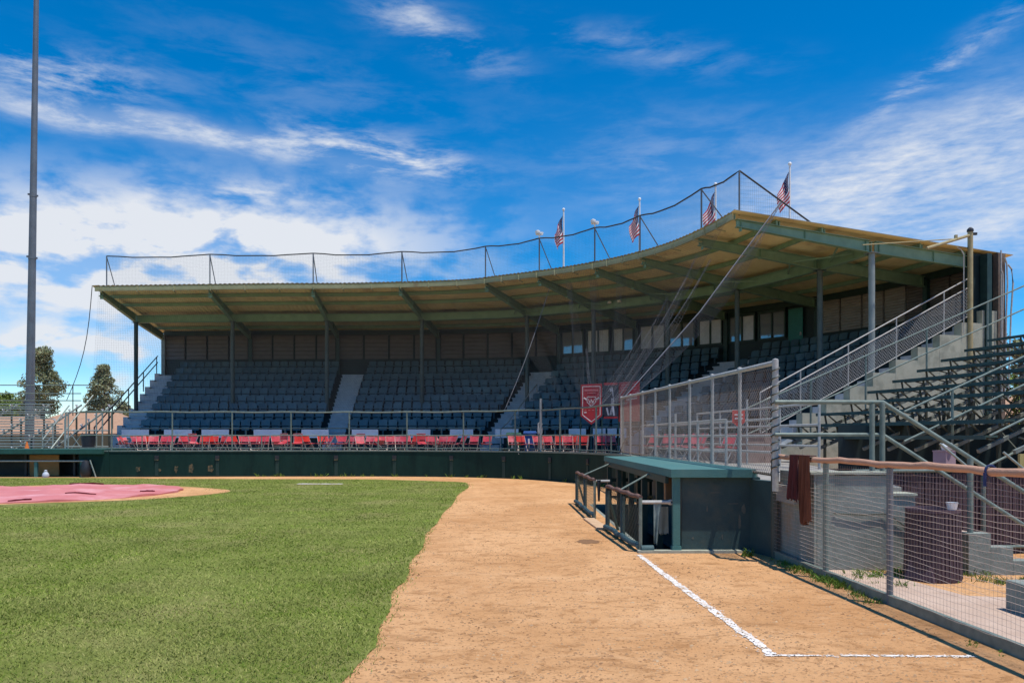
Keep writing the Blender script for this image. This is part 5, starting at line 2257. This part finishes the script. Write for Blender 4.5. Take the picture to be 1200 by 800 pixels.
# ------------------------------------------------------------------ concrete walls behind the wire fence
cw = thing('concrete_wall', 'grey-green concrete end wall stepping down behind the wire fence', 'wall', (4.3, 9.7, 0))
for k, (x0, x1, h, dy) in enumerate(((3.80, 4.02, 1.20, .0), (4.024, 4.70, 1.185, .006), (4.704, 5.02, .93, .002))):
    mb = MB()
    mb.prism([(x0, 9.56 + dy, 0), (x1, 9.56 + dy, 0), (x1, 9.84 + dy, 0), (x0, 9.84 + dy, 0)], (0, 0, h))
    part('wall_block', mb, M_CONCGREY, cw)
mb = MB()
mb.prism([(3.70, 10.60, 0), (3.76, 9.555, 0), (3.90, 9.60, 0), (3.84, 10.62, 0)], (0, 0, 1.21))
part('wall_block', mb, M_CONCGREY, cw)
for (x0, x1, h) in ((3.72, 4.704, 1.20), (4.71, 5.03, .935)):
    mb = MB()
    mb.box(((x0 + x1) / 2, 9.70, h + .012), (x1 - x0 + .02, .32, .03))
    part('wall_coping', mb, M_CONC, cw)
# hairline joint and cable across the wall
mb = MB()
mb.ptube([(4.0, 9.545, .72), (4.35, 9.54, .70), (4.62, 9.545, .715), (4.74, 9.54, .66), (5.0, 9.545, .47)], .009, 5)
solo('wall_cable', mb, M_FRAME, 'thin dark cable strung across the concrete end wall', 'cable', (4.3, 9.54, .7))
# stair down behind
st = thing('concrete_steps', 'small grey concrete steps going down to the right behind the barrel', 'steps', (5.9, 9.4, 0))
for k in range(3):
    x0 = 5.50 + k * .27
    h = .50 - k * .165
    mb = MB()
    mb.prism([(x0, 9.25, 0), (x0 + .267, 9.25, 0), (x0 + .267, 9.45, 0), (x0, 9.45, 0)], (0, 0, h))
    part('cheek', mb, M_CONCGREY, st)
    mb = MB()
    mb.prism([(x0, 9.452, 0), (x0 + .267, 9.452, 0), (x0 + .267, 10.4, 0), (x0, 10.4, 0)], (0, 0, h - .03))
    part('step', mb, M_SLAB, st)
# stair hand rail: platform part then sloping down
hr = thing('stair_handrail', 'grey-green two-pipe hand rail, level then sloping down to the right', 'railing', (4.8, 10.0, 1.2))
HA = (3.52, 10.02)


def hx(px, y):
    return (px - 600) / 900 * y


ya, yb, yc = 10.02, 10.0, 9.75
for (pya, pyb, pyc, r_) in ((471, 471, 578, .029), (509, 509, 617, .026)):
    a = V3((hx(908, ya), ya, EYE + (513 - pya) * ya / 900))
    b = V3((hx(1034, yb), yb, EYE + (513 - pyb) * yb / 900))
    c = V3((hx(1203, yc), yc, EYE + (513 - pyc) * yc / 900))
    c2 = b + (c - b) * 1.25
    mb = MB()
    mb.ptube([a, b, c2], r_, 10)
    part('pipe', mb, M_PIPEGREEN, hr, smooth=True)
for px, zb, pyt in ((1034, 1.2, 471), (1022, 1.2, 473), (1137, .5, 537), (1240, .0, 600)):
    yy = 9.98 if px < 1100 else 9.36 if px < 1150 else 9.7
    mb = MB()
    mb.tube((hx(px, yy), yy, zb), (hx(px, yy), yy, EYE + (513 - pyt) * yy / 900), .034, 10)
    part('post', mb, M_PIPEGREEN, hr, smooth=True)
# maroon barrel with a white cup on it
br = thing('maroon_barrel', 'dark maroon slatted rubbish barrel leaning by the concrete steps', 'barrel', (4.93, 9.0, 0))
c = (4.93, 9.0, 0)
mb = MB()
mb.lathe(c, [(.30, 0), (.305, .04), (.288, .42), (.280, .78), (.292, .79), (.292, .83), (.27, .83), (.25, .70)], 28)
part('body', mb, M_BARREL, br, smooth=True)
mb = MB()
for k in range(40):
    a = 6.283 * k / 40
    mb.bar((c[0] + .303 * math.cos(a), c[1] + .303 * math.sin(a), .03), (c[0] + .284 * math.cos(a), c[1] + .284 * math.sin(a), .78), .030, .012, up=(math.cos(a), math.sin(a), 0))
part('slats', mb, M_SLAT, br, kind='stuff')
mb = MB()
mb.prism([(c[0] - .36, c[1] - .05, .01), (c[0] - .16, c[1] - .32, .01), (c[0] - .18, c[1] - .1, .68)], (.03, .02, 0))
part('skirt', mb, M_BARREL, br)
mb = MB()
mb.lathe((c[0] + .10, c[1] - .22, .83), [(.02, 0), (.045, .0), (.065, .085), (.058, .085), (.04, .012)], 14)
solo('white_cup', mb, M_WHITE, 'white cup standing on the rim of the maroon barrel', 'cup', (c[0] + .10, c[1] - .22, .83), smooth=True)
# grey block at the frame edge
mb = MB()
mb.prism([(4.72, 6.95, 0), (5.2, 6.95, 0), (5.2, 7.35, 0), (4.72, 7.35, 0)], (0, 0, .30))
bb = solo('concrete_block', mb, M_CONCGREY, 'low grey concrete block on the slab at the right edge', 'block', (4.95, 7.1, 0))
bm_ = bb.modifiers.new('bevel', 'BEVEL')
bm_.width = .012
bm_.segments = 2
# brown slat fence
sf = thing('slat_fence', 'dark brown slatted privacy fence under the bleachers', 'fence', (7, 11, 0))
fa, fb = V3((4.75, 10.7, 0)), V3((12.5, 11.6, 0))
mb = MB()
n = 150
for k in range(n):
    q = fa.lerp(fb, k / n)
    h = 1.13 + .02 * math.sin(k * 1.3)
    mb.box((q.x, q.y + random.uniform(-.006, .006), h / 2 + .03), (.040, .012, h), .115 + random.uniform(-.12, .12))
part('slats', mb, M_SLAT, sf, kind='stuff')
mb = MB()
q = V3((0, .02, 0))
mb.prism([fa + q, fb + q, fb + q * 1.3, fa + q * 1.3], (0, 0, 1.12))
part('backing', mb, M_BARREL, sf)
for h in (1.19, .1):
    mb = MB()
    mb.tube(fa + V3((0, -.02, h)), fb + V3((0, -.02, h)), .024, 8)
    part('rail', mb, M_PIPEGREEN, sf, smooth=True)
for k in range(5):
    q = fa.lerp(fb, k / 4)
    mb = MB()
    mb.tube(q + V3((0, -.03, 0)), q + V3((0, -.03, 1.22)), .03, 8)
    part('post', mb, M_PIPEGREEN, sf, smooth=True)

# ================================================================== BLEACHERS ON THE RIGHT
bl = thing('open_bleachers', 'open dark green plank bleachers rising to the right of the grandstand', 'bleachers', (8, 18, 0))
BO = V3((7.55, 20.6, 0))
BD, BN = TE.copy(), NE.copy()
BLEN = 9.6
NR = 9
RUN, RISE = .83, .314
for k in range(NR):
    z = 1.98 + RISE * k
    p = BO + BN * (RUN * k)
    for (dn, dz, w) in ((0, 0, .27), (-.42, -.30, .30)):
        a = p + BN * dn + V3((0, 0, z + dz))
        mb = MB()
        mb.bar(a, a + BD * (BLEN if k > 1 else 6.5), w, .04)
        q = a + BN * (-w / 2 + .012) - V3((0, 0, .03))
        mb.bar(q, q + BD * (BLEN if k > 1 else 6.5), .016, .05)
        part('seat_plank' if dn == 0 else 'foot_plank', mb, M_PLANK, bl)
for j in range(13):
    o = BO + BD * (.2 + j * .76)
    mb = MB()
    a = o - BN * .5 + V3((0, 0, 1.40))
    b = o + BN * (RUN * (NR - 1) + .2) + V3((0, 0, 1.42 + RISE * (NR - 1) + .25))
    mb.bar(a, b, .06, .07)
    part('stringer', mb, M_STRINGER, bl)
    mb = MB()
    for k in range(NR):
        z = 1.98 + RISE * k
        p = o + BN * (RUN * k)
        mb.bar(p + V3((0, 0, z - .02)), p + BN * .08 + V3((0, 0, z - .42)), .035, .035)
        mb.bar(p + BN * .1 + V3((0, 0, z - .03)), p + BN * .36 + V3((0, 0, z - .22)), .03, .03)
        mb.bar(p - BN * .40 + V3((0, 0, z - .32)), p + V3((0, 0, z - .40)), .03, .03)
    part('seat_bracket', mb, M_FRAME, bl, kind='stuff')
    for k in (1, 3, 5, 7):
        p = o + BN * (RUN * k)
        mb = MB()
        mb.bar(p, p + V3((0, 0, 1.52 + RISE * k)), .06, .06)
        part('leg', mb, M_FRAME, bl)
    for k in (1, 3, 5):
        p, q = o + BN * (RUN * k), o + BN * (RUN * (k + 2))
        mb = MB()
        mb.bar(p + V3((0, 0, .4)), q + V3((0, 0, 1.4 + RISE * k)), .04, .012)
        part('cross_brace', mb, M_FRAME, bl)
    mb = MB()
    mb.bar(o + BN * .7 + V3((0, 0, .8)), o + BN * 6.3 + V3((0, 0, .8)), .045, .045)
    part('lower_tie', mb, M_FRAME, bl)
for k in (2, 5, 7):
    p = BO + BN * (RUN * k)
    for j in range(0, 6):
        a, b = p + BD * (.25 + j * 1.52), p + BD * (.25 + (j + 1) * 1.52)
        z0, z1 = .3, 1.2 + .3 * k
        for za, zb in ((z0, z1), (z1, z0)):
            mb = MB()
            mb.bar(a + V3((0, 0, za)), b + V3((0, 0, zb)), .035, .012)
            part('cross_brace', mb, M_FRAME, bl)

# pale leaning posts and aisle rails of the bleachers
def incl_rail(name, label, d, n0, n1, tops, m_, slope_z, posts, mesh_=None):
    r_ = thing(name, label, 'railing', tuple(BO + BD * d + BN * n0 + V3((0, 0, slope_z(n0)))))
    for h in tops:
        mb = MB()
        mb.tube(BO + BD * d + BN * n0 + V3((0, 0, slope_z(n0) + h)), BO + BD * d + BN * n1 + V3((0, 0, slope_z(n1) + h)), .023, 8)
        part('rail', mb, m_, r_, smooth=True)
    for n_ in posts:
        mb = MB()
        q = BO + BD * d + BN * n_ + V3((0, 0, slope_z(n_)))
        mb.tube(q - V3((0, 0, .12)), q + V3((0, 0, max(tops))), .028, 8)
        part('post', mb, m_, r_, smooth=True)
    return r_


def bz(n):
    return 1.62 + .464 * n


incl_rail('bleacher_end_rail', 'two-pipe guard rail climbing beside the concrete stepped wall', -.35, -1.4, 10.5, (1.42, .72), M_PIPEGREEN, lambda n: 1.50 + .40 * n, (-.6, .8, 2.6, 4.7, 6.9, 9.2))
incl_rail('bleacher_aisle_rail', 'upper pair of sloping pipes across the open bleachers', 5.0, -1.0, 6.5, (1.15, .55), M_PIPEGREEN, lambda n: 1.42 + .39 * n, (.2, 3.2, 5.9))
incl_rail('bleacher_aisle_rail', 'lower pair of sloping pipes across the open bleachers', 6.9, -.9, 6.5, (.62, .10), M_PIPEGREEN, lambda n: 1.42 + .39 * n, (.6, 3.2))
# pale poles in front, under the bleachers
for (x, y, z0, x2, y2, z2) in ((8.7, 13.6, 1.4, 9.9, 13.2, 0.2), (7.8, 14.0, 1.55, 9.0, 13.6, .35)):
    mb = MB()
    mb.tube((x, y, z0), (x2, y2, z2), .022, 8)
    solo('leaning_pipe', mb, M_ALU, 'thin pale pipe leaning under the bleachers, ' + ('farther right' if x > 8 else 'nearer the hand rail'), 'pipe', (x2, y2, z2), smooth=True)
# things stored beneath
mb = MB()
mb.box((9.9, 14.6, .55 + .35), (.62, .05, .9), .2)
solo('leaning_board', mb, mat('straw_board', (0.52, 0.45, 0.20), (0.44, 0.37, 0.15), scale=4), 'yellowish board standing under the bleachers at the right', 'board', (9.9, 14.6, .45))
mb = MB()
mb.box((10.9, 14.9, .95), (.7, .05, .5), .1)
solo('leaning_board', mb, M_WOOD, 'orange-brown board standing under the bleachers near the right edge', 'board', (10.9, 14.9, .7))
mb = MB()
mb.lathe((8.05, 14.2, 1.42), [(.02, 0), (.09, .01), (.11, .07), (.08, .13), (.02, .16)], 12)
solo('white_bag', mb, M_WHITE, 'white bag under the bleachers behind the sloping hand rail', 'bag', (8.05, 14.2, 1.42), smooth=True)
mb = MB()
mb.box((8.05, 14.3, 1.24), (.30, .25, .32), .5)
bx_ = solo('pink_box', mb, mat('dull_pink', (0.42, 0.30, 0.34), (0.34, 0.24, 0.28), scale=4), 'dull pink box beneath the white bag under the bleachers', 'box', (8.05, 14.3, .85))
mb = MB()
mb.box((8.05, 14.3, 1.408), (.32, .27, .02), .5)
part('lid', mb, MATS['dull_pink'], bx_)

# tan pole with two arms at the roof corner
tp_ = thing('tan_pole', 'tall tan pole with two arms at the right back corner of the roof', 'pole', (15.8, 26.3, 0))
PX, PYY = hx(1137, 26.3), 26.3
zt_ = EYE + (513 - 272) * PYY / 900
mb = MB()
mb.tube((PX, PYY, 2.5), (PX, PYY, zt_), .085, 10)
part('pole', mb, M_YELLOWPOLE, tp_, smooth=True)
mb = MB()
e1 = V3((hx(1086, 25.2), 25.2, EYE + (513 - 291) * 25.2 / 900))
e2 = V3((hx(1011, 24.9), 24.9, EYE + (513 - 287) * 24.9 / 900))
top = V3((PX, PYY, zt_ - .1))
mb.tube(top, e1, .05, 8)
part('arm', mb, M_YELLOWPOLE, tp_, smooth=True)
mb = MB()
mid = top.lerp(e1, .34) + V3((0, 0, .02))
mb.tube(mid, e2, .018, 6)
mb.box(mid + V3((0, 0, .06)), (.08, .08, .14))
part('stay_rod', mb, M_YELLOWPOLE, tp_)
mb = MB()
mb.lathe((PX, PYY, zt_), [(.09, 0), (.11, .03), (.10, .10), (.04, .16)], 10)
mb.box((PX + .14, PYY, zt_ - .06), (.16, .08, .08))
part('cap', mb, M_BLACK, tp_)
mb = MB()
mb.tube((PX - .28, PYY - .1, 5.2), (PX - .28, PYY - .1, zt_ - .8), .018, 6)
mb.ptube([(PX - .28, PYY - .1, zt_ - .8), (PX - .38, PYY - .1, zt_ - .62), (PX - .5, PYY - .1, zt_ - .55)], .018, 6)
part('cable_pipe', mb, M_GALV, tp_, smooth=True)

# ================================================================== LEFT SIDE: FAR DUGOUT
fd = thing('far_dugout', 'far sunken dugout with dark green roof edge at the left', 'dugout', (-22, 33, 0))
DX0, DX1 = -33.0, -17.25
mb = MB()
mb.prism([(DX0, 32.3, .98), (DX1, 32.3, .98), (DX1, 34.8, .98), (DX0, 34.8, .98)], (0, 0, .20))
part('roof', mb, mat('far_roof_green', (0.025, 0.10, 0.08), (0.02, 0.075, 0.06), rough=.6), fd)
mb = MB()
mb.prism([(DX0, 34.4, 0), (DX1, 34.4, 0), (DX1, 34.6, 0), (DX0, 34.6, 0)], (0, 0, .978))
part('back_wall', mb, M_BLACK, fd)
mb = MB()
mb.prism([(DX1 + .002, 32.5, 0), (DX1 + .2, 32.5, 0), (DX1 + .2, 34.6, 0), (DX1 + .002, 34.6, 0)], (0, 0, 1.12))
part('end_wall', mb, M_GREENWALL, fd)
for x in (-18.15, -20.1, -22.3, -24.5):
    mb = MB()
    mb.box((x, 32.45, .32), (.13, .10, .64))
    part('post', mb, M_TEAL, fd)
for x in (-18.9, -21.0, -23.2):
    mb = MB()
    mb.box((x, 33.2, .49), (.10, .10, .97))
    part('roof_post', mb, M_BLACK, fd)
mb = MB()
mb.tube((-33, 32.4, .68), (-17.9, 32.4, .68), .03, 8)
part('front_rail', mb, M_GALV, fd, smooth=True)
mb = MB()
mb.box((-20.45, 33.6, .46), (1.28, .05, .90))
solo('plywood_sheet', mb, M_WOOD, 'orange-brown plywood sheet standing inside the far left dugout', 'board', (-20.45, 33.6, .0))
mb = MB()
mb.lathe((-19.55, 32.2, 0), [(.11, 0), (.14, .07), (.11, .17), (.05, .24), (.07, .28), (.02, .31)], 12)
solo('white_bag', mb, mat('pale_bag', (0.58, 0.62, 0.70), (0.46, 0.50, 0.58), scale=5), 'pale bag on the ground in front of the far dugout', 'bag', (-19.55, 32.2, 0), smooth=True)
mb = MB()
mb.bar((-17.75, 32.3, .72), (-17.45, 32.2, .02), .035, .035)
solo('leaning_bat', mb, M_ALU, 'pale bat leaning at the end of the far dugout', 'bat', (-17.5, 32.2, 0))
mb = MB()
mb.lathe((-17.95, 32.35, .02), [(.16, 0), (.22, .15), (.20, .45), (.12, .66), (.02, .70)], 10)
solo('kit_bag', mb, M_BLACK, 'dark kit bag hanging at the end of the far dugout rail', 'bag', (-17.95, 32.35, .02), smooth=True)

# ------------------------------------------------------------------ left bleachers
lb = thing('far_bleachers', 'open aluminium bleachers seen from the front behind the far dugout', 'bleachers', (-25, 38, 0))
LB1 = -21.4
for k in range(9):
    y = 37.2 + .68 * k
    z = 1.25 + .285 * k
    x1 = hx(72 if k < 5 else 62, y)
    for dy, dz, w in ((0, 0, .24), (-.30, -.16, .22)):
        mb = MB()
        mb.box(((-38 + x1) / 2, y + dy, z + dz), (x1 + 38, w, .05))
        part('seat_plank' if dy == 0 else 'foot_plank', mb, M_ALU, lb)
for j in range(9):
    x = hx(64, 37.2) - .2 - j * 1.8
    mb = MB()
    mb.bar((x, 36.8, .85), (x, 43.1, 3.5), .05, .09)
    part('stringer', mb, M_ALU, lb)
    mb = MB()
    for k in range(9):
        mb.box((x, 37.2 + .68 * k, 1.13 + .285 * k), (.05, .05, .22))
        mb.bar((x, 37.05 + .68 * k, 1.22 + .285 * k), (x, 37.25 + .68 * k, 1.02 + .285 * k), .04, .03)
    part('seat_bracket', mb, M_WHITE, lb, kind='stuff')
    for y in (38.6, 40.6, 42.6):
        mb = MB()
        mb.box((x, y, (.6 + (y - 36.8) * .42) / 2 + .15), (.07, .07, .6 + (y - 36.8) * .42 + .3))
        part('leg', mb, M_FRAME, lb)
for z in (4.15, 4.62, 3.75):
    mb = MB()
    mb.tube((-40, 43.2, z), (hx(107 if z > 4.5 else 95, 43.2), 43.2, z), .03, 6)
    part('back_rail', mb, M_PIPEGREEN, lb, smooth=True)
for x in (-38, -35, -32, -29.0, -26.6, -24.7):
    mb = MB()
    mb.tube((x, 43.2, 2.9), (x, 43.2, 4.62), .03, 6)
    part('back_post', mb, M_FRAME, lb, smooth=True)
# aisle rails of these bleachers
r_ = thing('far_stair_rail', 'pale sloping stair rails at the right end of the far bleachers', 'railing', (-21.5, 37, 1.1))
for (xa, ya_, xb, yb_) in ((58, 528, 109, 463), (50, 515, 81, 475), (48, 527, 60, 512)):
    mb = MB()
    mb.tube((hx(xa, 36.6), 36.6, EYE + (513 - ya_) * 36.6 / 900), (hx(xb, 40.5), 40.5, EYE + (513 - yb_) * 40.5 / 900), .035, 8)
    part('rail', mb, M_ALU, r_, smooth=True)
for xa in (50, 62, 76):
    mb = MB()
    mb.tube((hx(xa, 37.2), 37.2, 1.1), (hx(xa, 37.2), 37.2, 2.05 + (xa - 50) * .02), .03, 8)
    part('post', mb, M_ALU, r_, smooth=True)
# platform with railing between bleachers and grandstand
r_ = thing('landing_railing', 'grey landing railing between the far bleachers and the grandstand', 'railing', (-19.5, 36.5, 1.1))
for z in (2.85, 2.0, 1.25):
    mb = MB()
    mb.tube((hx(77, 36), 36, z), (hx(127, 36), 36, z), .028, 8)
    part('rail', mb, M_ALU, r_, smooth=True)
for xa in (77, 80, 101, 113, 120):
    mb = MB()
    mb.tube((hx(xa, 36), 36, 1.0), (hx(xa, 36), 36, 2.85), .035, 8)
    part('post', mb, M_ALU, r_, smooth=True)
mb = MB()
mb.bar((hx(82, 36), 36.02, 1.9), (hx(96, 36), 36.02, 1.1), .03, .03)
mb.bar((hx(96, 36), 36.06, 1.9), (hx(82, 36), 36.06, 1.1), .03, .03)
part('cross_brace', mb, M_ALU, r_)
mb = MB()
mb.prism([(-38, 34.81, .9), (-17.0, 34.81, .9), (-17.0, 37.0, .9), (-38, 37.0, .9)], (0, 0, .15))
struct('far_walkway', mb, M_FLOOR)
x, y = hx(103.5, 35.6), 35.6
mb = MB()
mb.lathe((x, y, 1.05), [(.24, 0), (.30, .55), (.30, .72), (.32, .73), (.32, .78), (.02, .80)], 18)
solo('black_drum', mb, M_BLACK, 'black rubbish drum at the left end of the red chairs', 'bin', (x, y, 1.05), smooth=True)
x, y = hx(31.5, 35.3), 35.3
mb = MB()
mb.lathe((x, y, 1.09), [(.12, 0), (.09, .1), (.03, .36), (.025, .40)], 12)
mb.box((x, y, 1.075), (.26, .26, .03))
solo('traffic_cone', mb, M_ORANGE, 'orange cone on top of the far dugout', 'cone', (x, y, 1.05))

# ------------------------------------------------------------------ light pole
lp = thing('light_pole', 'very tall grey steel light pole rising behind the far bleachers', 'pole', (hx(36, 46), 46, 0))
b0 = V3((hx(34, 46), 46, 0))
t0 = V3((hx(43.5, 46), 46, 31.0))
mb = MB()
mb.ptube([b0.lerp(t0, k / 6) for k in range(7)], .26, 16, .125)
part('shaft', mb, M_POLE, lp, smooth=True)
for f in (.12, .40, .52):
    q = b0.lerp(t0, f)
    mb = MB()
    rr = .26 - .135 * f + .012
    mb.tube(q - V3((0, 0, .06)), q + V3((0, 0, .06)), rr, 16)
    mb.box(q + V3((rr + .05, -.05, 0)), (.14, .06, .10))
    mb.box(q + V3((-rr - .04, -.05, .1)), (.10, .06, .10))
    part('collar', mb, M_POLE, lp)
mb = MB()
mb.box(b0 + V3((0, 0, .05)), (1.0, 1.0, .10))
part('base_plate', mb, M_POLE, lp)

# ------------------------------------------------------------------ trees, houses
def tree(name, label, cat, x, y, h, w, m_, n_clump, seed, shape='cone', leaf=.2, per=70, trunk_h=.12, group=None):
    rs = np.random.default_rng(seed)
    t_ = thing(name, label, cat, (x, y, 0), group)
    mb = MB()
    pts = [V3((x + .15 * math.sin(k * 1.1 + seed), y, h * .92 * k / 6)) for k in range(7)]
    mb.ptube(pts, max(.12, w * .045), 8, .03)
    cl = []
    for i in range(n_clump):
        f = rs.uniform(trunk_h, 1.0) ** .9
        if shape == 'cone':
            rad = w / 2 * min(1, (1 - f) ** .75 * 1.15 + .05) * (.85 + .3 * math.sin(f * 17 + seed))
        else:
            rad = w / 2 * math.sqrt(max(.05, 1 - (2 * (f - .08) - .85) ** 2))
        a = rs.uniform(0, 2 * math.pi)
        r = rad * math.sqrt(rs.uniform(.15, 1))
        c = np.array([x + r * math.cos(a), y + r * math.sin(a), f * h])
        cl.append((c, rs.uniform(.55, 1.15) * w * .115))
        if i % 3 == 0:
            mb.ptube([V3((x, y, max(.3, f * h - .12 * r))), V3(c)], .045, 5, .015)
    part('trunk', mb, M_BARK, t_, smooth=True)
    V = []
    for c, cr in cl:
        m = per
        d = rs.normal(0, 1, (m, 3))
        d /= np.linalg.norm(d, axis=1)[:, None]
        p = c + d * (cr * rs.uniform(.35, 1, m) ** .6)[:, None] * np.array([1, 1, .72])
        a = rs.normal(0, 1, (m, 3))
        b = rs.normal(0, 1, (m, 3))
        a /= np.linalg.norm(a, axis=1)[:, None]
        b /= np.linalg.norm(b, axis=1)[:, None]
        s = leaf * rs.uniform(.5, 1.2, m)[:, None]
        V.append(np.stack([p - a * s * .5, p + a * s * .5, p + b * s], 1).reshape(-1, 3))
    V = np.concatenate(V)
    off = np.array([x, y, 0])
    o = np_mesh('crown', V - off, np.arange(len(V)).reshape(-1, 3), m_)
    o.parent = t_
    return t_


tree('conifer_tree', 'tall dull green conifer behind the light pole', 'tree', hx(50, 78), 78, 10.5, 6.6, M_LEAF, 140, 3, leaf=.22, per=120)
tree('conifer_tree', 'shorter dull green conifer left of the grandstand corner', 'tree', hx(122, 82), 82, 9.2, 6.2, M_LEAF, 120, 8, leaf=.22, per=120)
tree('broadleaf_tree', 'brighter green round tree at the far left edge', 'tree', hx(3, 95), 95, 6.9, 7.5, M_LEAF2, 80, 5, 'round', leaf=.4)
tree('broadleaf_tree', 'low green tree between the light pole and the left edge', 'tree', hx(22, 88), 88, 5.6, 6.0, M_LEAF2, 60, 6, 'round', leaf=.38)
tree('conifer_tree', 'small dark conifer just left of the black stair railing', 'tree', hx(146, 88), 88, 5.6, 4.0, M_LEAF, 50, 12, leaf=.3)
tree('broadleaf_tree', 'small tree top showing above the right bleachers', 'tree', hx(1181, 62), 62, 9.8, 3.6, M_LEAF, 40, 15, 'round', leaf=.26)
tree('broadleaf_tree', 'sunlit yellow-green tree behind the right bleachers', 'tree', 20.0, 27.5, 4.3, 5.0, M_LEAF2, 90, 17, 'round', leaf=.16)
tree('broadleaf_tree', 'low green bush behind the right bleachers at the frame edge', 'bush', 17.6, 22.5, 2.6, 3.0, M_LEAF2, 50, 18, 'round', leaf=.14)


def house(label, x, y, w, d, wall_h, roof_h, rz=0.0):
    h = thing('house', label, 'house', (x, y, 0))
    m = Matrix.Translation((x, y, 0)) @ Matrix.Rotation(rz, 4, 'Z')
    def T(*p):
        return m @ V3(p)
    mb = MB()
    mb.loft([[T(-w / 2, -d / 2, 0), T(w / 2, -d / 2, 0), T(w / 2, d / 2, 0), T(-w / 2, d / 2, 0)],
             [T(-w / 2, -d / 2, wall_h), T(w / 2, -d / 2, wall_h), T(w / 2, d / 2, wall_h), T(-w / 2, d / 2, wall_h)]])
    part('wall', mb, M_STUCCO, h)
    e = .5
    mb = MB()
    lo = [T(-w / 2 - e, -d / 2 - e, wall_h + .01), T(w / 2 + e, -d / 2 - e, wall_h + .01), T(w / 2 + e, d / 2 + e, wall_h + .01), T(-w / 2 - e, d / 2 + e, wall_h + .01)]
    hi = [T(-w / 2 + d * .35, -.1, wall_h + roof_h), T(w / 2 - d * .35, -.1, wall_h + roof_h), T(w / 2 - d * .35, .1, wall_h + roof_h), T(-w / 2 + d * .35, .1, wall_h + roof_h)]
    mb.loft([lo, hi])
    rf = part('roof', mb, M_HOUSE, h)
    mb = MB()
    q = T(w * .2, .6, wall_h + roof_h * .8)
    mb.box(q, (.6, .5, 1.0), rz)
    part('chimney', mb, M_STUCCO, rf)
    for k in (-1, 0, 1):
        mb = MB()
        q = T(k * w * .3, -d / 2 - .02, wall_h * .55)
        mb.box(q, (1.2, .06, 1.1), rz)
        wd = part('window', mb, M_WHITE, h)
        mb = MB()
        q = T(k * w * .3, -d / 2 - .06, wall_h * .55)
        mb.box(q, (1.0, .03, .9), rz)
        part('pane', mb, M_GLASS, wd)


house('tan-roofed house between the two conifers at the left', hx(108, 66), 66, 9.5, 8, 2.0, 1.9)
house('tan-roofed house at the far left edge behind the bleachers', hx(14, 72), 72, 9, 8, 2.0, 1.7, .1)
house('brown-roofed house far behind the right bleachers', 36, 50, 12, 9, 2.6, 1.9, -.3)

# dark hedge / fence line behind the left bleachers
mb = MB()
mb.box((-35, 52, .9), (44, .08, 1.8))
solo('boundary_fence', mb, mat('olive_fence', (0.10, 0.105, 0.075), (0.075, 0.08, 0.055), scale=3, stretch=(6, 6, .4)), 'long olive boundary fence behind the far bleachers', 'fence', (-35, 52, 0))
# dark sheet added to stand in for shade under the right bleachers
mb = MB()
mb.prism([(7.6, 17.9, 0), (19, 15.0, 0), (19.2, 15.2, 0), (7.8, 18.1, 0)], (0, 0, 1.95))
solo('dark_shed_wall', mb, M_BACKLOW, 'dark green shed wall under the right bleachers', 'wall', (14, 16.5, 0))
